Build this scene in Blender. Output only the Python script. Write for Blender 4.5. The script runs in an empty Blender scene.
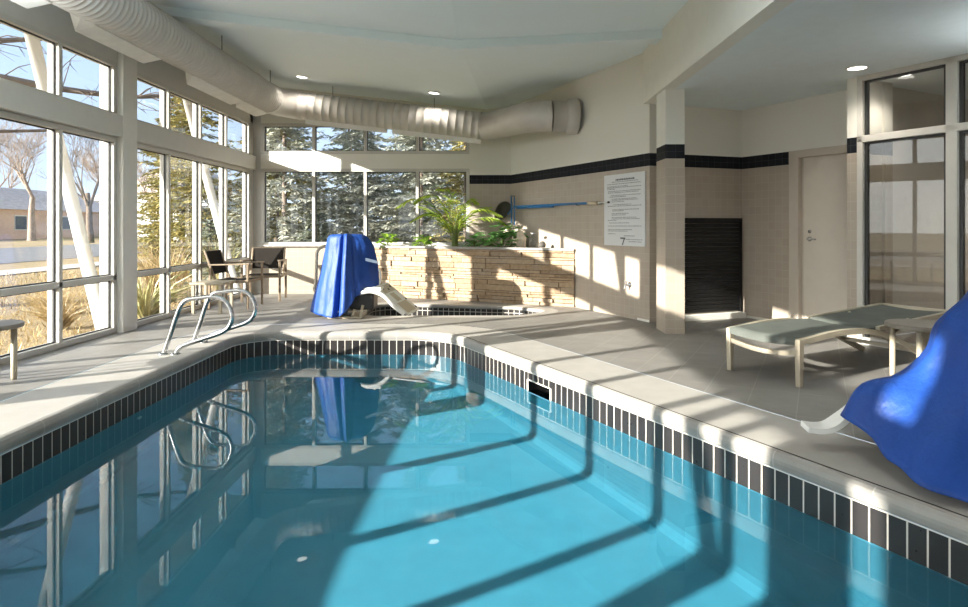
import bpy, bmesh, math, random
from mathutils import Vector, Matrix
R = math.radians
rnd = random.Random(11)
sc = bpy.context.scene
COL = sc.collection
FPX, CX, CY, HC = 634.0, 488.0, 226.5, 1.2

# ------------------------------------------------------------------ node helpers
def newmat(name):
    m = bpy.data.materials.new(name); m.use_nodes = True
    nt = m.node_tree
    for n in list(nt.nodes): nt.nodes.remove(n)
    out = nt.nodes.new('ShaderNodeOutputMaterial')
    return m, nt, out
def N(nt, t, **kw):
    n = nt.nodes.new(t)
    for k, v in kw.items():
        if k in n.inputs.keys(): n.inputs[k].default_value = v
        else: setattr(n, k, v)
    return n
def L(nt, a, b): nt.links.new(a, b)
def c4(c): return (c[0], c[1], c[2], 1.0)
def math_n(nt, op, a, b=None, c=None):
    n = nt.nodes.new('ShaderNodeMath'); n.operation = op
    for i, v in enumerate((a, b, c)):
        if v is None: continue
        if isinstance(v, (int, float)): n.inputs[i].default_value = v
        else: nt.links.new(v, n.inputs[i])
    return n.outputs[0]
def mix_c(nt, fac, a, b):
    n = nt.nodes.new('ShaderNodeMix'); n.data_type = 'RGBA'
    for s, v in ((n.inputs[0], fac), (n.inputs[6], a), (n.inputs[7], b)):
        if isinstance(v, (int, float)): s.default_value = v
        elif isinstance(v, tuple): s.default_value = c4(v)
        else: nt.links.new(v, s)
    return n.outputs[2]
def ramp(nt, fac, stops):
    n = nt.nodes.new('ShaderNodeValToRGB')
    e = n.color_ramp.elements
    while len(e) < len(stops): e.new(0.5)
    for q, (p, c) in zip(e, stops): q.position = p; q.color = c4(c)
    nt.links.new(fac, n.inputs[0]); return n.outputs[0]
def noise(nt, scale, detail=4, vec=None, rough=.5):
    n = N(nt, 'ShaderNodeTexNoise', Scale=scale, Detail=detail, Roughness=rough)
    if vec is not None: L(nt, vec, n.inputs['Vector'])
    return n.outputs[0]
def obj_co(nt): return nt.nodes.new('ShaderNodeTexCoord').outputs['Object']
def uv_co(nt): return nt.nodes.new('ShaderNodeTexCoord').outputs['UV']
def geo_pos(nt): return nt.nodes.new('ShaderNodeNewGeometry').outputs['Position']
def bump(nt, h, strength=.3, dist=.01):
    b = N(nt, 'ShaderNodeBump', Strength=strength, Distance=dist); L(nt, h, b.inputs['Height']); return b.outputs[0]
def principled(nt, out, col, rough=.5, metal=0., spec=.5, normal=None):
    p = N(nt, 'ShaderNodeBsdfPrincipled', Roughness=rough, Metallic=metal)
    p.inputs['Specular IOR Level'].default_value = spec
    if isinstance(col, tuple): p.inputs['Base Color'].default_value = c4(col)
    else: L(nt, col, p.inputs['Base Color'])
    if normal is not None: L(nt, normal, p.inputs['Normal'])
    L(nt, p.outputs[0], out.inputs[0]); return p
def simple(name, col, rough=.5, metal=0., var=.06, scale=8., spec=.5, bmp=0., bscale=60.):
    m, nt, out = newmat(name)
    co = obj_co(nt)
    f = noise(nt, scale, 4, co)
    a = tuple(max(0, c*(1-var)) for c in col); b = tuple(min(1, c*(1+var)) for c in col)
    nrm = bump(nt, noise(nt, bscale, 3, co), bmp, .01) if bmp else None
    principled(nt, out, ramp(nt, f, [(.3, a), (.7, b)]), rough, metal, spec, nrm); return m
def brick(nt, vec, w, h, mortar, c1, c2, cm, offset=0., smooth=.1):
    b = nt.nodes.new('ShaderNodeTexBrick'); b.offset = offset; b.squash = 1.0
    b.inputs['Scale'].default_value = 1.0
    b.inputs['Brick Width'].default_value = w; b.inputs['Row Height'].default_value = h
    b.inputs['Mortar Size'].default_value = mortar; b.inputs['Mortar Smooth'].default_value = smooth
    b.inputs['Color1'].default_value = c4(c1); b.inputs['Color2'].default_value = c4(c2); b.inputs['Mortar'].default_value = c4(cm)
    L(nt, vec, b.inputs['Vector']); return b
def mapping(nt, vec, loc=(0,0,0), rot=(0,0,0), scale=(1,1,1)):
    m = nt.nodes.new('ShaderNodeMapping')
    m.inputs['Location'].default_value = loc; m.inputs['Rotation'].default_value = rot; m.inputs['Scale'].default_value = scale
    L(nt, vec, m.inputs['Vector']); return m.outputs[0]

M = {}
# plain surfaces
M['white_wall'] = simple('cream_paint', (.71,.68,.62), .6, var=.02)
M['frame'] = simple('window_frame_paint', (.55,.525,.48), .45, var=.03)
M['header'] = simple('header_paint', (.60,.575,.53), .6, var=.02)
M['ceiling'] = simple('pale_blue_grey_paint', (.82,.905,.935), .7, var=.01, scale=3)
M['fascia'] = simple('warm_white_paint', (.76,.735,.665), .65, var=.02)
M['soffit'] = simple('soffit_paint', (.76,.825,.84), .7, var=.02)
M['gasket'] = simple('dark_gasket', (.03,.03,.03), .5)
M['duct'] = simple('spiral_duct_metal', (.56,.53,.495), .5, .25, .05, 5)
M['grille'] = simple('grille_paint', (.72,.70,.66), .5)
M['steel'] = simple('brushed_stainless', (.50,.505,.51), .22, 1., .03, 20)
M['dark_steel'] = simple('dark_steel', (.22,.22,.23), .35, .8)
M['white_plastic'] = simple('white_plastic', (.80,.79,.75), .35, var=.02)
M['tan_plastic'] = simple('tan_plastic', (.55,.47,.35), .5)
M['frame_tan'] = simple('champagne_aluminium', (.43,.375,.285), .38, .25, .06)
M['table_top'] = simple('table_stone_top', (.20,.175,.145), .45, var=.1, scale=30)
M['wood_trim'] = simple('bronze_aluminium', (.26,.20,.14), .4, .3, .08)
M['black'] = simple('black_plastic', (.015,.015,.015), .4)
M['blue_pole'] = simple('blue_pole_paint', (.035,.18,.42), .35)
M['net'] = simple('dark_net', (.085,.075,.065), .8)
M['white_metal'] = simple('white_strut_paint', (.52,.51,.49), .45, var=.02)
M['door'] = simple('door_paint', (.60,.535,.46), .5, var=.02)
M['door_frame'] = simple('door_frame_paint', (.50,.44,.37), .5, var=.02)
M['soil'] = simple('potting_soil', (.05,.035,.025), .95, var=.4, scale=40, bmp=.6)
M['rock'] = simple('pale_driftwood', (.70,.60,.47), .85, var=.2, scale=14, bmp=.5, bscale=25)
M['sign'] = simple('sign_board', (.62,.63,.63), .4, var=.01)
M['ink'] = simple('sign_ink', (.10,.10,.11), .6)
M['grey_ink'] = simple('sign_grey_ink', (.25,.25,.26), .6)
M['roof_out'] = simple('exterior_eave', (.62,.59,.53), .7)
M['house_roof'] = simple('grey_shingle', (.42,.355,.31), .9, var=.25, scale=3)
M['house_white'] = simple('white_siding', (.70,.68,.62), .8)
M['glass_dark'] = simple('house_window_glass', (.05,.06,.08), .1)
M['asphalt'] = simple('asphalt', (.13,.125,.12), .9, var=.15, scale=2)
M['concrete'] = simple('concrete_walk', (.40,.37,.33), .9, var=.08, scale=3)
M['bark'] = simple('bark', (.17,.13,.10), .95, var=.3, scale=6)
M['bark_pale'] = simple('pale_bark', (.30,.235,.185), .95, var=.3, scale=6)
M['office_wall'] = simple('lobby_wall_paint', (.56,.51,.45), .7, var=.03)
M['office_floor'] = simple('lobby_floor', (.25,.22,.19), .6)
M['grout'] = simple('pale_grout', (.70,.66,.60), .8)
M['dark_joint'] = simple('dark_sealant', (.05,.045,.04), .8)
M['plaster'] = simple('pool_plaster', (.265,.355,.395), .7, var=.05, scale=6)
M['skimmer'] = simple('skimmer_throat', (.02,.02,.02), .6)
M['stem'] = simple('plant_stem', (.16,.20,.05), .6)
M['thatch'] = simple('cedar_foliage', (.24,.19,.075), .9, var=.35, scale=9)

def leaf(name, c1, c2, transl=.35):
    m, nt, out = newmat(name)
    g = nt.nodes.new('ShaderNodeNewGeometry')
    col = ramp(nt, g.outputs['Random Per Island'], [(.0, c1), (1., c2)])
    d = N(nt, 'ShaderNodeBsdfDiffuse'); L(nt, col, d.inputs[0])
    t = N(nt, 'ShaderNodeBsdfTranslucent'); L(nt, col, t.inputs[0])
    gl = N(nt, 'ShaderNodeBsdfGlossy', Roughness=.45); gl.inputs[0].default_value = (.8,.8,.8,1)
    mx = N(nt, 'ShaderNodeMixShader', Fac=transl); L(nt, d.outputs[0], mx.inputs[1]); L(nt, t.outputs[0], mx.inputs[2])
    m2 = N(nt, 'ShaderNodeMixShader', Fac=.05); L(nt, mx.outputs[0], m2.inputs[1]); L(nt, gl.outputs[0], m2.inputs[2])
    L(nt, m2.outputs[0], out.inputs[0]); return m
M['palm'] = leaf('palm_leaflet', (.22,.38,.03), (.55,.62,.09))
M['pothos'] = leaf('pothos_leaf', (.10,.28,.06), (.36,.58,.24))
M['lime'] = leaf('lime_leaf', (.22,.42,.03), (.45,.62,.08))
M['spruce'] = leaf('blue_spruce_needles', (.20,.215,.18), (.58,.57,.47), .15)
M['spruce_dark'] = leaf('dark_spruce_needles', (.09,.11,.07), (.34,.36,.26), .15)
M['pine'] = leaf('yellow_pine_needles', (.16,.16,.05), (.46,.37,.13), .15)
M['dry'] = leaf('dry_grass', (.27,.185,.075), (.52,.39,.19), .3)
M['yucca'] = leaf('yucca_leaf', (.22,.22,.07), (.50,.45,.21), .25)

def glass(name, tint, f0=.045, rough=0.):
    m, nt, out = newmat(name)
    lw = N(nt, 'ShaderNodeLayerWeight', Blend=.5)
    f = math_n(nt, 'POWER', lw.outputs['Facing'], 5.)
    f = math_n(nt, 'MULTIPLY_ADD', f, 1-f0, f0)
    t = N(nt, 'ShaderNodeBsdfTransparent'); t.inputs[0].default_value = c4(tint)
    g = N(nt, 'ShaderNodeBsdfGlossy', Roughness=rough)
    mx = nt.nodes.new('ShaderNodeMixShader')
    L(nt, f, mx.inputs[0]); L(nt, t.outputs[0], mx.inputs[1]); L(nt, g.outputs[0], mx.inputs[2])
    L(nt, mx.outputs[0], out.inputs[0]); return m, nt, g
M['glass'] = glass('window_glass', (.97,.98,.975), .03)[0]
M['glass_lobby'] = glass('tinted_glass', (.86,.865,.86), .05)[0]
def water_mat():
    m, nt, out = newmat('pool_water')
    h = noise(nt, 2.2, 2, geo_pos(nt)); nm = bump(nt, h, .012, .02)
    lw = N(nt, 'ShaderNodeLayerWeight', Blend=.5)
    f = math_n(nt, 'MULTIPLY_ADD', math_n(nt, 'POWER', lw.outputs['Facing'], 5.), .97, .025)
    r = N(nt, 'ShaderNodeBsdfRefraction', Roughness=0., IOR=1.333); r.inputs[0].default_value = (.40,.81,.93,1)
    g = N(nt, 'ShaderNodeBsdfGlossy', Roughness=0.); L(nt, nm, g.inputs['Normal'])
    mx = nt.nodes.new('ShaderNodeMixShader'); L(nt, f, mx.inputs[0]); L(nt, r.outputs[0], mx.inputs[1]); L(nt, g.outputs[0], mx.inputs[2])
    L(nt, mx.outputs[0], out.inputs[0]); return m
M['water'] = water_mat()

def wall_mat():
    # 4 inch beige tiles to 1.96 m, two rows of black tile to 2.12 m, cream paint above; v is height in metres
    m, nt, out = newmat('tiled_wall')
    uv = uv_co(nt)
    sep = N(nt, 'ShaderNodeSeparateXYZ'); L(nt, uv, sep.inputs[0]); v = sep.outputs[1]
    b1 = brick(nt, mapping(nt, uv, (0,.042,0)), .1, .1, .0022, (.375,.315,.255), (.40,.34,.275), (.46,.395,.325))
    b2 = brick(nt, mapping(nt, uv, (0,.04,0)), .1, .08, .002, (.012,.013,.016), (.018,.019,.022), (.05,.055,.065))
    c = mix_c(nt, math_n(nt, 'GREATER_THAN', v, 1.96), b1.outputs[0], b2.outputs[0])
    top = math_n(nt, 'GREATER_THAN', v, 2.12)
    c = mix_c(nt, top, c, (.76,.735,.67))
    r = math_n(nt, 'MULTIPLY_ADD', math_n(nt, 'GREATER_THAN', v, 1.96), .3, .35)
    inv = math_n(nt, 'SUBTRACT', 1., b1.outputs[1])
    p = principled(nt, out, c, .3, normal=bump(nt, inv, .25, .003)); L(nt, r, p.inputs['Roughness'])
    L(nt, math_n(nt, 'MULTIPLY_ADD', math_n(nt, 'LESS_THAN', v, 1.96), .35, .12), p.inputs['Specular IOR Level'])
    return m
M['wall_tile'] = wall_mat()
def pool_tile_mat():
    m, nt, out = newmat('black_waterline_tile')
    uv = uv_co(nt)
    b = brick(nt, mapping(nt, uv, (0,.27,0)), .0845, .172, .0042, (.014,.012,.012), (.026,.022,.021), (.62,.57,.50), 0., .05)
    n = noise(nt, 30, 3, uv)
    rr = math_n(nt, 'MULTIPLY_ADD', n, .25, .2)
    p = principled(nt, out, b.outputs[0], .3); L(nt, rr, p.inputs['Roughness']); return m
M['pool_tile'] = pool_tile_mat()
TH = math.atan(.52)      # turn of the right-hand side of the room
def deck_mat(name, strip):
    m, nt, out = newmat(name)
    pos = geo_pos(nt)
    base1, base2, mor = (.205,.192,.175), (.235,.22,.20), (.33,.31,.28)
    w, h = (.61, .305)
    b1 = brick(nt, mapping(nt, pos, (.1,.05,0), (0,0,R(90))), w, h, .004, base1, base2, mor)
    b2 = brick(nt, mapping(nt, pos, (.2,.12,0), (0,0,R(90)-(math.pi-TH)+math.pi)), w, h, .004, base1, base2, mor)
    sep = N(nt, 'ShaderNodeSeparateXYZ'); L(nt, pos, sep.inputs[0])
    # seam runs from the bend of the pool past the end of the hot tub
    side = math_n(nt, 'GREATER_THAN', math_n(nt, 'MULTIPLY_ADD', sep.outputs[1], -.55, sep.outputs[0]), -4.35)
    c = mix_c(nt, side, b1.outputs[0], b2.outputs[0])
    n = noise(nt, 3.5, 6, pos, .6)
    c = mix_c(nt, .5, c, ramp(nt, n, [(.3, (.165,.155,.142)), (.7, (.27,.253,.232))]))
    n2 = noise(nt, 40, 3, pos)
    principled(nt, out, c, .55, normal=bump(nt, n2, .15, .004)); return m
M['deck'] = deck_mat('deck_tile', False)
def coping_mat():
    m, nt, out = newmat('coping_stone')
    uv = uv_co(nt)
    b = brick(nt, mapping(nt, uv), .535, 5.0, .004, (.275,.258,.235), (.305,.287,.262), (.45,.42,.38))
    n = noise(nt, 5, 6, geo_pos(nt), .6)
    c = mix_c(nt, .35, b.outputs[0], ramp(nt, n, [(.3, (.22,.207,.19)), (.7, (.37,.347,.318))]))
    principled(nt, out, c, .55, normal=bump(nt, noise(nt, 50, 3, geo_pos(nt)), .2, .004)); return m
M['coping'] = coping_mat()
def stone_mat():
    m, nt, out = newmat('ledge_stone')
    g = nt.nodes.new('ShaderNodeNewGeometry')
    c = ramp(nt, g.outputs['Random Per Island'], [(0., (.23,.14,.075)), (.3, (.36,.235,.13)), (.55, (.43,.305,.185)), (.8, (.38,.29,.205)), (1., (.29,.21,.14))])
    n = noise(nt, 18, 6, geo_pos(nt), .65)
    c = mix_c(nt, .35, c, ramp(nt, n, [(.3, (.21,.14,.085)), (.7, (.55,.44,.32))]))
    principled(nt, out, c, .85, normal=bump(nt, n, .7, .02)); return m
M['stone'] = stone_mat()
def fabric(name, c, rough=.8, sheen=.0, s=250., spec=.35, wrinkle=0.):
    m, nt, out = newmat(name)
    co = obj_co(nt)
    w = noise(nt, s, 2, co); f = noise(nt, 5, 4, co)
    col = ramp(nt, f, [(.3, tuple(x*.88 for x in c)), (.7, tuple(min(1, x*1.1) for x in c))])
    nm = bump(nt, w, .2, .002)
    if wrinkle:
        wn_ = noise(nt, 9, 4, mapping(nt, co, (0,0,0), (0,0,.3), (1,1,.45)), .6); b2_ = N(nt, 'ShaderNodeBump', Strength=wrinkle, Distance=.03); L(nt, wn_, b2_.inputs['Height']); L(nt, nm, b2_.inputs['Normal']); nm = b2_.outputs[0]
    p = principled(nt, out, col, rough, normal=nm, spec=spec)
    return m
M['cover'] = fabric('royal_blue_vinyl_cloth', (.012,.058,.28), .5, s=120, wrinkle=.55)
M['cover_seam'] = fabric('pale_blue_patch', (.30,.38,.52), .6)
M['sling'] = fabric('green_grey_sling', (.10,.108,.096), .65, spec=.12)
M['sling_dark'] = fabric('dark_brown_sling', (.025,.021,.018), .8, spec=.1)
def lawn_mat():
    m, nt, out = newmat('dry_lawn')
    pos = geo_pos(nt)
    a = noise(nt, .5, 6, pos, .6); b = noise(nt, 14, 5, pos, .7)
    c = ramp(nt, a, [(.3, (.22,.15,.065)), (.55, (.29,.215,.105)), (.75, (.37,.28,.145))])
    c = mix_c(nt, .5, c, ramp(nt, b, [(.3, (.16,.105,.045)), (.7, (.43,.325,.175))]))
    principled(nt, out, c, .95, normal=bump(nt, b, .8, .05)); return m
M['lawn'] = lawn_mat()
def house_brick():
    m, nt, out = newmat('orange_brick')
    b = brick(nt, uv_co(nt), .22, .075, .008, (.62,.38,.25), (.70,.46,.32), (.70,.62,.54), .5)
    principled(nt, out, b.outputs[0], .9); return m
M['house_brick'] = house_brick()
def emis(name, c, s):
    m, nt, out = newmat(name)
    e = N(nt, 'ShaderNodeEmission', Strength=s); e.inputs[0].default_value = c4(c)
    L(nt, e.outputs[0], out.inputs[0]); return m
M['lamp'] = emis('downlight_lens', (1,.95,.86), 2.2)
def shutter_mat():
    m, nt, out = newmat('black_shutter_slats')
    pos = geo_pos(nt)
    n = noise(nt, 60, 3, pos)
    r = math_n(nt, 'MULTIPLY_ADD', n, .25, .25)
    p = principled(nt, out, (.008,.008,.008), .3, .0, .3); L(nt, r, p.inputs['Roughness']); return m
M['shutter'] = shutter_mat()

# ------------------------------------------------------------------ mesh helpers
class MB:
    def __init__(s): s.v = []; s.f = []; s.uv = {}
    def face(s, pts, uvs=None):
        i = len(s.v); s.v += [tuple(p) for p in pts]; s.f.append(tuple(range(i, i+len(pts))))
        if uvs: s.uv[len(s.f)-1] = uvs
    def prism(s, poly, z0, z1):
        n = len(poly); i = len(s.v)
        s.v += [(p[0], p[1], z0) for p in poly] + [(p[0], p[1], z1) for p in poly]
        a = sum(poly[k][0]*poly[(k+1)%n][1]-poly[(k+1)%n][0]*poly[k][1] for k in range(n))
        bot = tuple(range(i, i+n)); top = tuple(range(i+n, i+2*n))
        if a > 0:
            s.f.append(bot[::-1]); s.f.append(top)
            for k in range(n): s.f.append((i+k, i+(k+1)%n, i+n+(k+1)%n, i+n+k))
        else:
            s.f.append(bot); s.f.append(top[::-1])
            for k in range(n): s.f.append((i+(k+1)%n, i+k, i+n+k, i+n+(k+1)%n))
    def box(s, a, b):
        x0, x1 = sorted((a[0], b[0])); y0, y1 = sorted((a[1], b[1])); z0, z1 = sorted((a[2], b[2]))
        s.prism([(x0,y0),(x1,y0),(x1,y1),(x0,y1)], z0, z1)
    def hexa(s, c8):        # eight corners: bottom four ccw, top four ccw
        i = len(s.v); s.v += [tuple(c) for c in c8]
        for q in ((3,2,1,0),(4,5,6,7),(0,1,5,4),(1,2,6,5),(2,3,7,6),(3,0,4,7)): s.f.append(tuple(i+k for k in q))
    def beam(s, p, q, w, h, up=(0,0,1)):       # bar of section w x h from p to q
        p, q = Vector(p), Vector(q); d = (q-p).normalized(); u = Vector(up)
        sd = d.cross(u)
        if sd.length < 1e-4: sd = d.cross(Vector((0,1,0)))
        sd.normalize(); u = sd.cross(d).normalized()
        c = []
        for base in (p, q):
            c.append([base+sd*(a*w/2)+u*(b*h/2) for a, b in ((-1,-1),(1,-1),(1,1),(-1,1))])
        s.hexa([c[0][0], c[0][1], c[1][1], c[1][0], c[0][3], c[0][2], c[1][2], c[1][3]])
    def tube(s, path, r, n=12, closed=False, caps=True):
        P = [Vector(p) for p in path]; m = len(P)
        rr = r if isinstance(r, (list, tuple)) else [r]*m
        T = []
        for k in range(m):
            if closed: t = P[(k+1)%m]-P[k-1]
            else: t = P[min(k+1,m-1)]-P[max(k-1,0)]
            T.append(t.normalized())
        u = T[0].cross(Vector((0,0,1)))
        if u.length < .05: u = T[0].cross(Vector((1,0,0)))
        u.normalize(); i0 = len(s.v)
        for k in range(m):
            u = (u - T[k]*u.dot(T[k])).normalized(); w = T[k].cross(u)
            for j in range(n):
                a = 2*math.pi*j/n
                s.v.append(tuple(P[k]+(u*math.cos(a)+w*math.sin(a))*rr[k]))
        for k in range(m if closed else m-1):
            for j in range(n):
                a = i0+k*n; b = i0+((k+1)%m)*n
                s.f.append((a+j, b+j, b+(j+1)%n, a+(j+1)%n)[::-1])
        if caps and not closed:
            s.f.append(tuple(i0+j for j in range(n))); s.f.append(tuple(i0+(m-1)*n+j for j in range(n))[::-1])
    def lathe(s, prof, c, n=32, axis=None):
        # prof: (radius, height) list around the vertical through c, or around axis
        c = Vector(c); ax = Vector(axis).normalized() if axis else Vector((0,0,1))
        u = ax.cross(Vector((0,0,1)))
        if u.length < .01: u = Vector((1,0,0))
        u.normalize(); w = ax.cross(u); i0 = len(s.v)
        for (r, h) in prof:
            for j in range(n):
                a = 2*math.pi*j/n
                s.v.append(tuple(c+ax*h+(u*math.cos(a)+w*math.sin(a))*max(r,1e-4)))
        for k in range(len(prof)-1):
            for j in range(n):
                a = i0+k*n; b = a+n
                s.f.append((a+j, a+(j+1)%n, b+(j+1)%n, b+j))
        s.f.append(tuple(i0+j for j in range(n))[::-1]); s.f.append(tuple(i0+(len(prof)-1)*n+j for j in range(n)))
    def leafquad(s, p, d, up, ln, w, bend=0.):
        p = Vector(p); d = Vector(d).normalized(); sd = d.cross(Vector(up))
        if sd.length < 1e-3: sd = Vector((1,0,0))
        sd.normalize(); nn = sd.cross(d)
        i = len(s.v)
        m = p+d*ln*.45+nn*bend*.0; t = p+d*ln - nn*bend
        s.v += [tuple(p), tuple(m+sd*w*.5), tuple(t), tuple(m-sd*w*.5)]
        s.f.append((i, i+1, i+2, i+3))
    def build(s, name, mat, parent=None, smooth=False, bevel=0., loc=None, wuv=True, seg=2, weld=False):
        me = bpy.data.meshes.new(name)
        off = Vector((0,0,0))
        if parent is not None and parent.get('_world'): off = Vector(parent['_world'])
        if loc is not None: off = Vector(loc)
        me.from_pydata([tuple(Vector(p)-off) for p in s.v], [], s.f)
        if wuv:
            uvl = me.uv_layers.new(name='UVMap')
            for p in me.polygons:
                cu = s.uv.get(p.index)
                n = p.normal
                for q, li in enumerate(p.loop_indices):
                    if cu: uvl.data[li].uv = cu[q]; continue
                    co = Vector(s.v[me.loops[li].vertex_index])
                    if abs(n.z) > .75: uvl.data[li].uv = (co.x, co.y)
                    else:
                        t = Vector((-n.y, n.x, 0)).normalized()
                        uvl.data[li].uv = (co.x*t.x+co.y*t.y, co.z)
        me.materials.append(mat)
        if smooth:
            for p in me.polygons: p.use_smooth = True
        me.validate()
        if weld:
            b = bmesh.new(); b.from_mesh(me); bmesh.ops.remove_doubles(b, verts=b.verts, dist=1e-5); b.to_mesh(me); b.free()
        o = bpy.data.objects.new(name, me); COL.objects.link(o)
        if parent is not None:
            o.parent = parent
            if parent.get('_world'): o['_world'] = tuple(parent['_world'])
        elif loc is not None: o.location = loc
        if bevel:
            md = o.modifiers.new('bevel', 'BEVEL'); md.width = bevel; md.segments = seg; md.limit_method = 'ANGLE'; md.angle_limit = R(35)
        return o

def thing(name, label, cat, loc=(0,0,0), group=None, world=True, rot=0.):
    o = bpy.data.objects.new(name, None); COL.objects.link(o); o.empty_display_size = .1
    o.location = loc; o.rotation_euler = (0,0,rot)
    o['label'] = label; o['category'] = cat
    if group: o['group'] = group
    if world: o['_world'] = tuple(float(x) for x in loc)
    return o
def tag(o, label, cat, group=None, kind=None):
    o['label'] = label; o['category'] = cat
    if group: o['group'] = group
    if kind: o['kind'] = kind
    return o
def struct(o, label=None, cat=None):
    o['kind'] = 'structure'
    if label: o['label'] = label
    if cat: o['category'] = cat
    return o
def structroot(name, label, cat, loc=(0,0,0)):
    o = thing(name, label, cat, loc); o['kind'] = 'structure'; return o
def copy_tree(o, loc, rot=None, label=None, parent=None):
    c = o.copy(); COL.objects.link(c)
    if parent is not None: c.parent = parent
    else:
        c.location = loc
        if rot is not None: c.rotation_euler = (0,0,rot)
        if label: c['label'] = label
    for ch in o.children: copy_tree(ch, None, parent=c)
    return c
def catmull(pts, n=8):
    P = [Vector(p) for p in pts]; out = []
    for k in range(len(P)-1):
        a = P[max(k-1,0)]; b = P[k]; c = P[k+1]; d = P[min(k+2,len(P)-1)]
        for j in range(n):
            t = j/n
            out.append(.5*((2*b)+(c-a)*t+(2*a-5*b+4*c-d)*t*t+(3*b-3*c+d-a)*t**3))
    out.append(P[-1]); return out
def fl(x, y, z=0.):
    Y = FPX*(HC-z)/(y-CY); return Vector(((x-CX)/FPX*Y, Y, z))

# ------------------------------------------------------------------ room plan (metres)
XL = -4.2; YB = 11.33; YF = -4.2
C1 = Vector((.406, YB)); C2 = Vector((2.02, 7.93)); C3 = Vector((3.37, 8.42))
D = Vector((.52, -1)).normalized()            # along the right-hand walls, towards the camera
NR = Vector((D.y*-1, D.x)).normalized()       # away from the pool: (.887,.461)
C4 = C3+D*1.77
PG = Vector((3.751, 6.624)); G0 = Vector((3.80, 6.53)); G1 = G0+D*6.2
ZS = 2.74                                      # alcove soffit
XF = 1.95                                      # fascia plane
VX, VZ = -.34, 3.29                            # ceiling valley
SL = .115
ZR = 3.41
def zc_left(x): return VZ+SL*(VX-x)

# ---- outlines of pool and hot tub, rounded
def rounded(poly, radii, extra=()):
    out = []           # (point, outward normal)
    n = len(poly)
    for k in range(n):
        p = Vector(poly[k]); a = Vector(poly[k-1]); b = Vector(poly[(k+1)%n]); r = radii[k]
        u = (a-p).normalized(); v = (b-p).normalized()
        ang = u.angle(v); t = r/math.tan(ang/2)
        p0 = p+u*t; c = p+(u+v).normalized()*(r/math.sin(ang/2))
        a0 = math.atan2(p0.y-c.y, p0.x-c.x); p1 = p+v*t; a1 = math.atan2(p1.y-c.y, p1.x-c.x)
        da = a1-a0
        while da > math.pi: da -= 2*math.pi
        while da < -math.pi: da += 2*math.pi
        m = max(6, int(abs(da)/R(5)))
        for j in range(m+1):
            aa = a0+da*j/m; nn = Vector((math.cos(aa), math.sin(aa)))
            out.append((c+nn*r, nn))
        for e in extra:
            if e[0] == k: out.append((Vector(e[1]), out[-1][1].copy()))
    return out
SK0 = Vector((3.29-.52*5.66, 5.66)); SK1 = Vector((3.29-.52*5.33, 5.33))
POOL = rounded([(-2.755,.9), (-2.755,7.24), (-.474,7.24), (2.822,.9)], [.3,.45,.75,.3], [(2, tuple(SK0)), (2, tuple(SK1))])
SPA = rounded([(-1.75,8.55), (-1.75,9.95), (.45,9.48), (.85,9.05), (.45,8.6)], [.3,.3,.3,.2,.3])
def ring(outl, o, z): return [(p.x+n.x*o, p.y+n.y*o, z) for p, n in outl]
def ribbon(mb, outl, prof, skip=None):
    # prof: list of (outward offset, z); outline closed
    n = len(outl); s = 0.
    ss = [0.]
    for k in range(n): ss.append(ss[-1]+(outl[(k+1)%n][0]-outl[k][0]).length)
    base = 0
    for k in range(n):
        if skip and skip(outl[k][0], outl[(k+1)%n][0]): continue
        for j in range(len(prof)-1):
            (o0,z0),(o1,z1) = prof[j], prof[j+1]
            a, na = outl[k]; b, nb = outl[(k+1)%n]
            pts = [(a.x+na.x*o0,a.y+na.y*o0,z0),(b.x+nb.x*o0,b.y+nb.y*o0,z0),(b.x+nb.x*o1,b.y+nb.y*o1,z1),(a.x+na.x*o1,a.y+na.y*o1,z1)]
            mb.face(pts, [(ss[k],z0),(ss[k+1],z0),(ss[k+1],z1),(ss[k],z1)])
def is_skim(a, b): return (a-SK0).length < 1e-4 and (b-SK1).length < 1e-4
def fill(name, loops, mat, z, parent=None, up=True, loc=None):
    b = bmesh.new()
    for lp in loops:
        vs = [b.verts.new((p[0], p[1], z)) for p in lp]
        for k in range(len(vs)): b.edges.new((vs[k], vs[(k+1)%len(vs)]))
    bmesh.ops.triangle_fill(b, use_beauty=True, use_dissolve=False, edges=b.edges[:])
    b.normal_update()
    for f in b.faces:
        if (f.normal.z < 0) == up: f.normal_flip()
    me = bpy.data.meshes.new(name); b.to_mesh(me); b.free()
    uvl = me.uv_layers.new(name='UVMap')
    for p in me.polygons:
        for li in p.loop_indices:
            co = me.vertices[me.loops[li].vertex_index].co; uvl.data[li].uv = (co.x, co.y)
    me.materials.append(mat)
    o = bpy.data.objects.new(name, me); COL.objects.link(o)
    if parent is not None: o.parent = parent
    return o

# ------------------------------------------------------------------ floor, pool, hot tub
COPW = .58
roomloop = [(XL,YF),(XL,YB),tuple(C1),tuple(C2),tuple(C3),tuple(C4),tuple(PG),tuple(G1),(G1.x,YF)]
struct(fill('floor', [roomloop, ring(POOL, COPW+.012, 0)[::-1], ring(SPA, .22, 0)[::-1]], M['deck'], 0.), 'beige stone tile pool deck around the swimming pool', 'floor')
pool = thing('swimming_pool', 'turquoise swimming pool with black waterline tiles and pale rounded stone coping', 'swimming pool', (0,0,0))
mb = MB(); nose = [(COPW,0.),(.045,0.),(.02,-.006),(.006,-.02),(0.,-.042),(0.,-.06),(.004,-.085),(.014,-.096),(.03,-.1)]
ribbon(mb, POOL, nose); mb.build('coping', M['coping'], pool, smooth=True)
mb = MB(); ribbon(mb, POOL, [(COPW+.012,-.002),(COPW,-.002)]); mb.build('expansion_joint', M['grout'], pool)
mb = MB()
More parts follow.
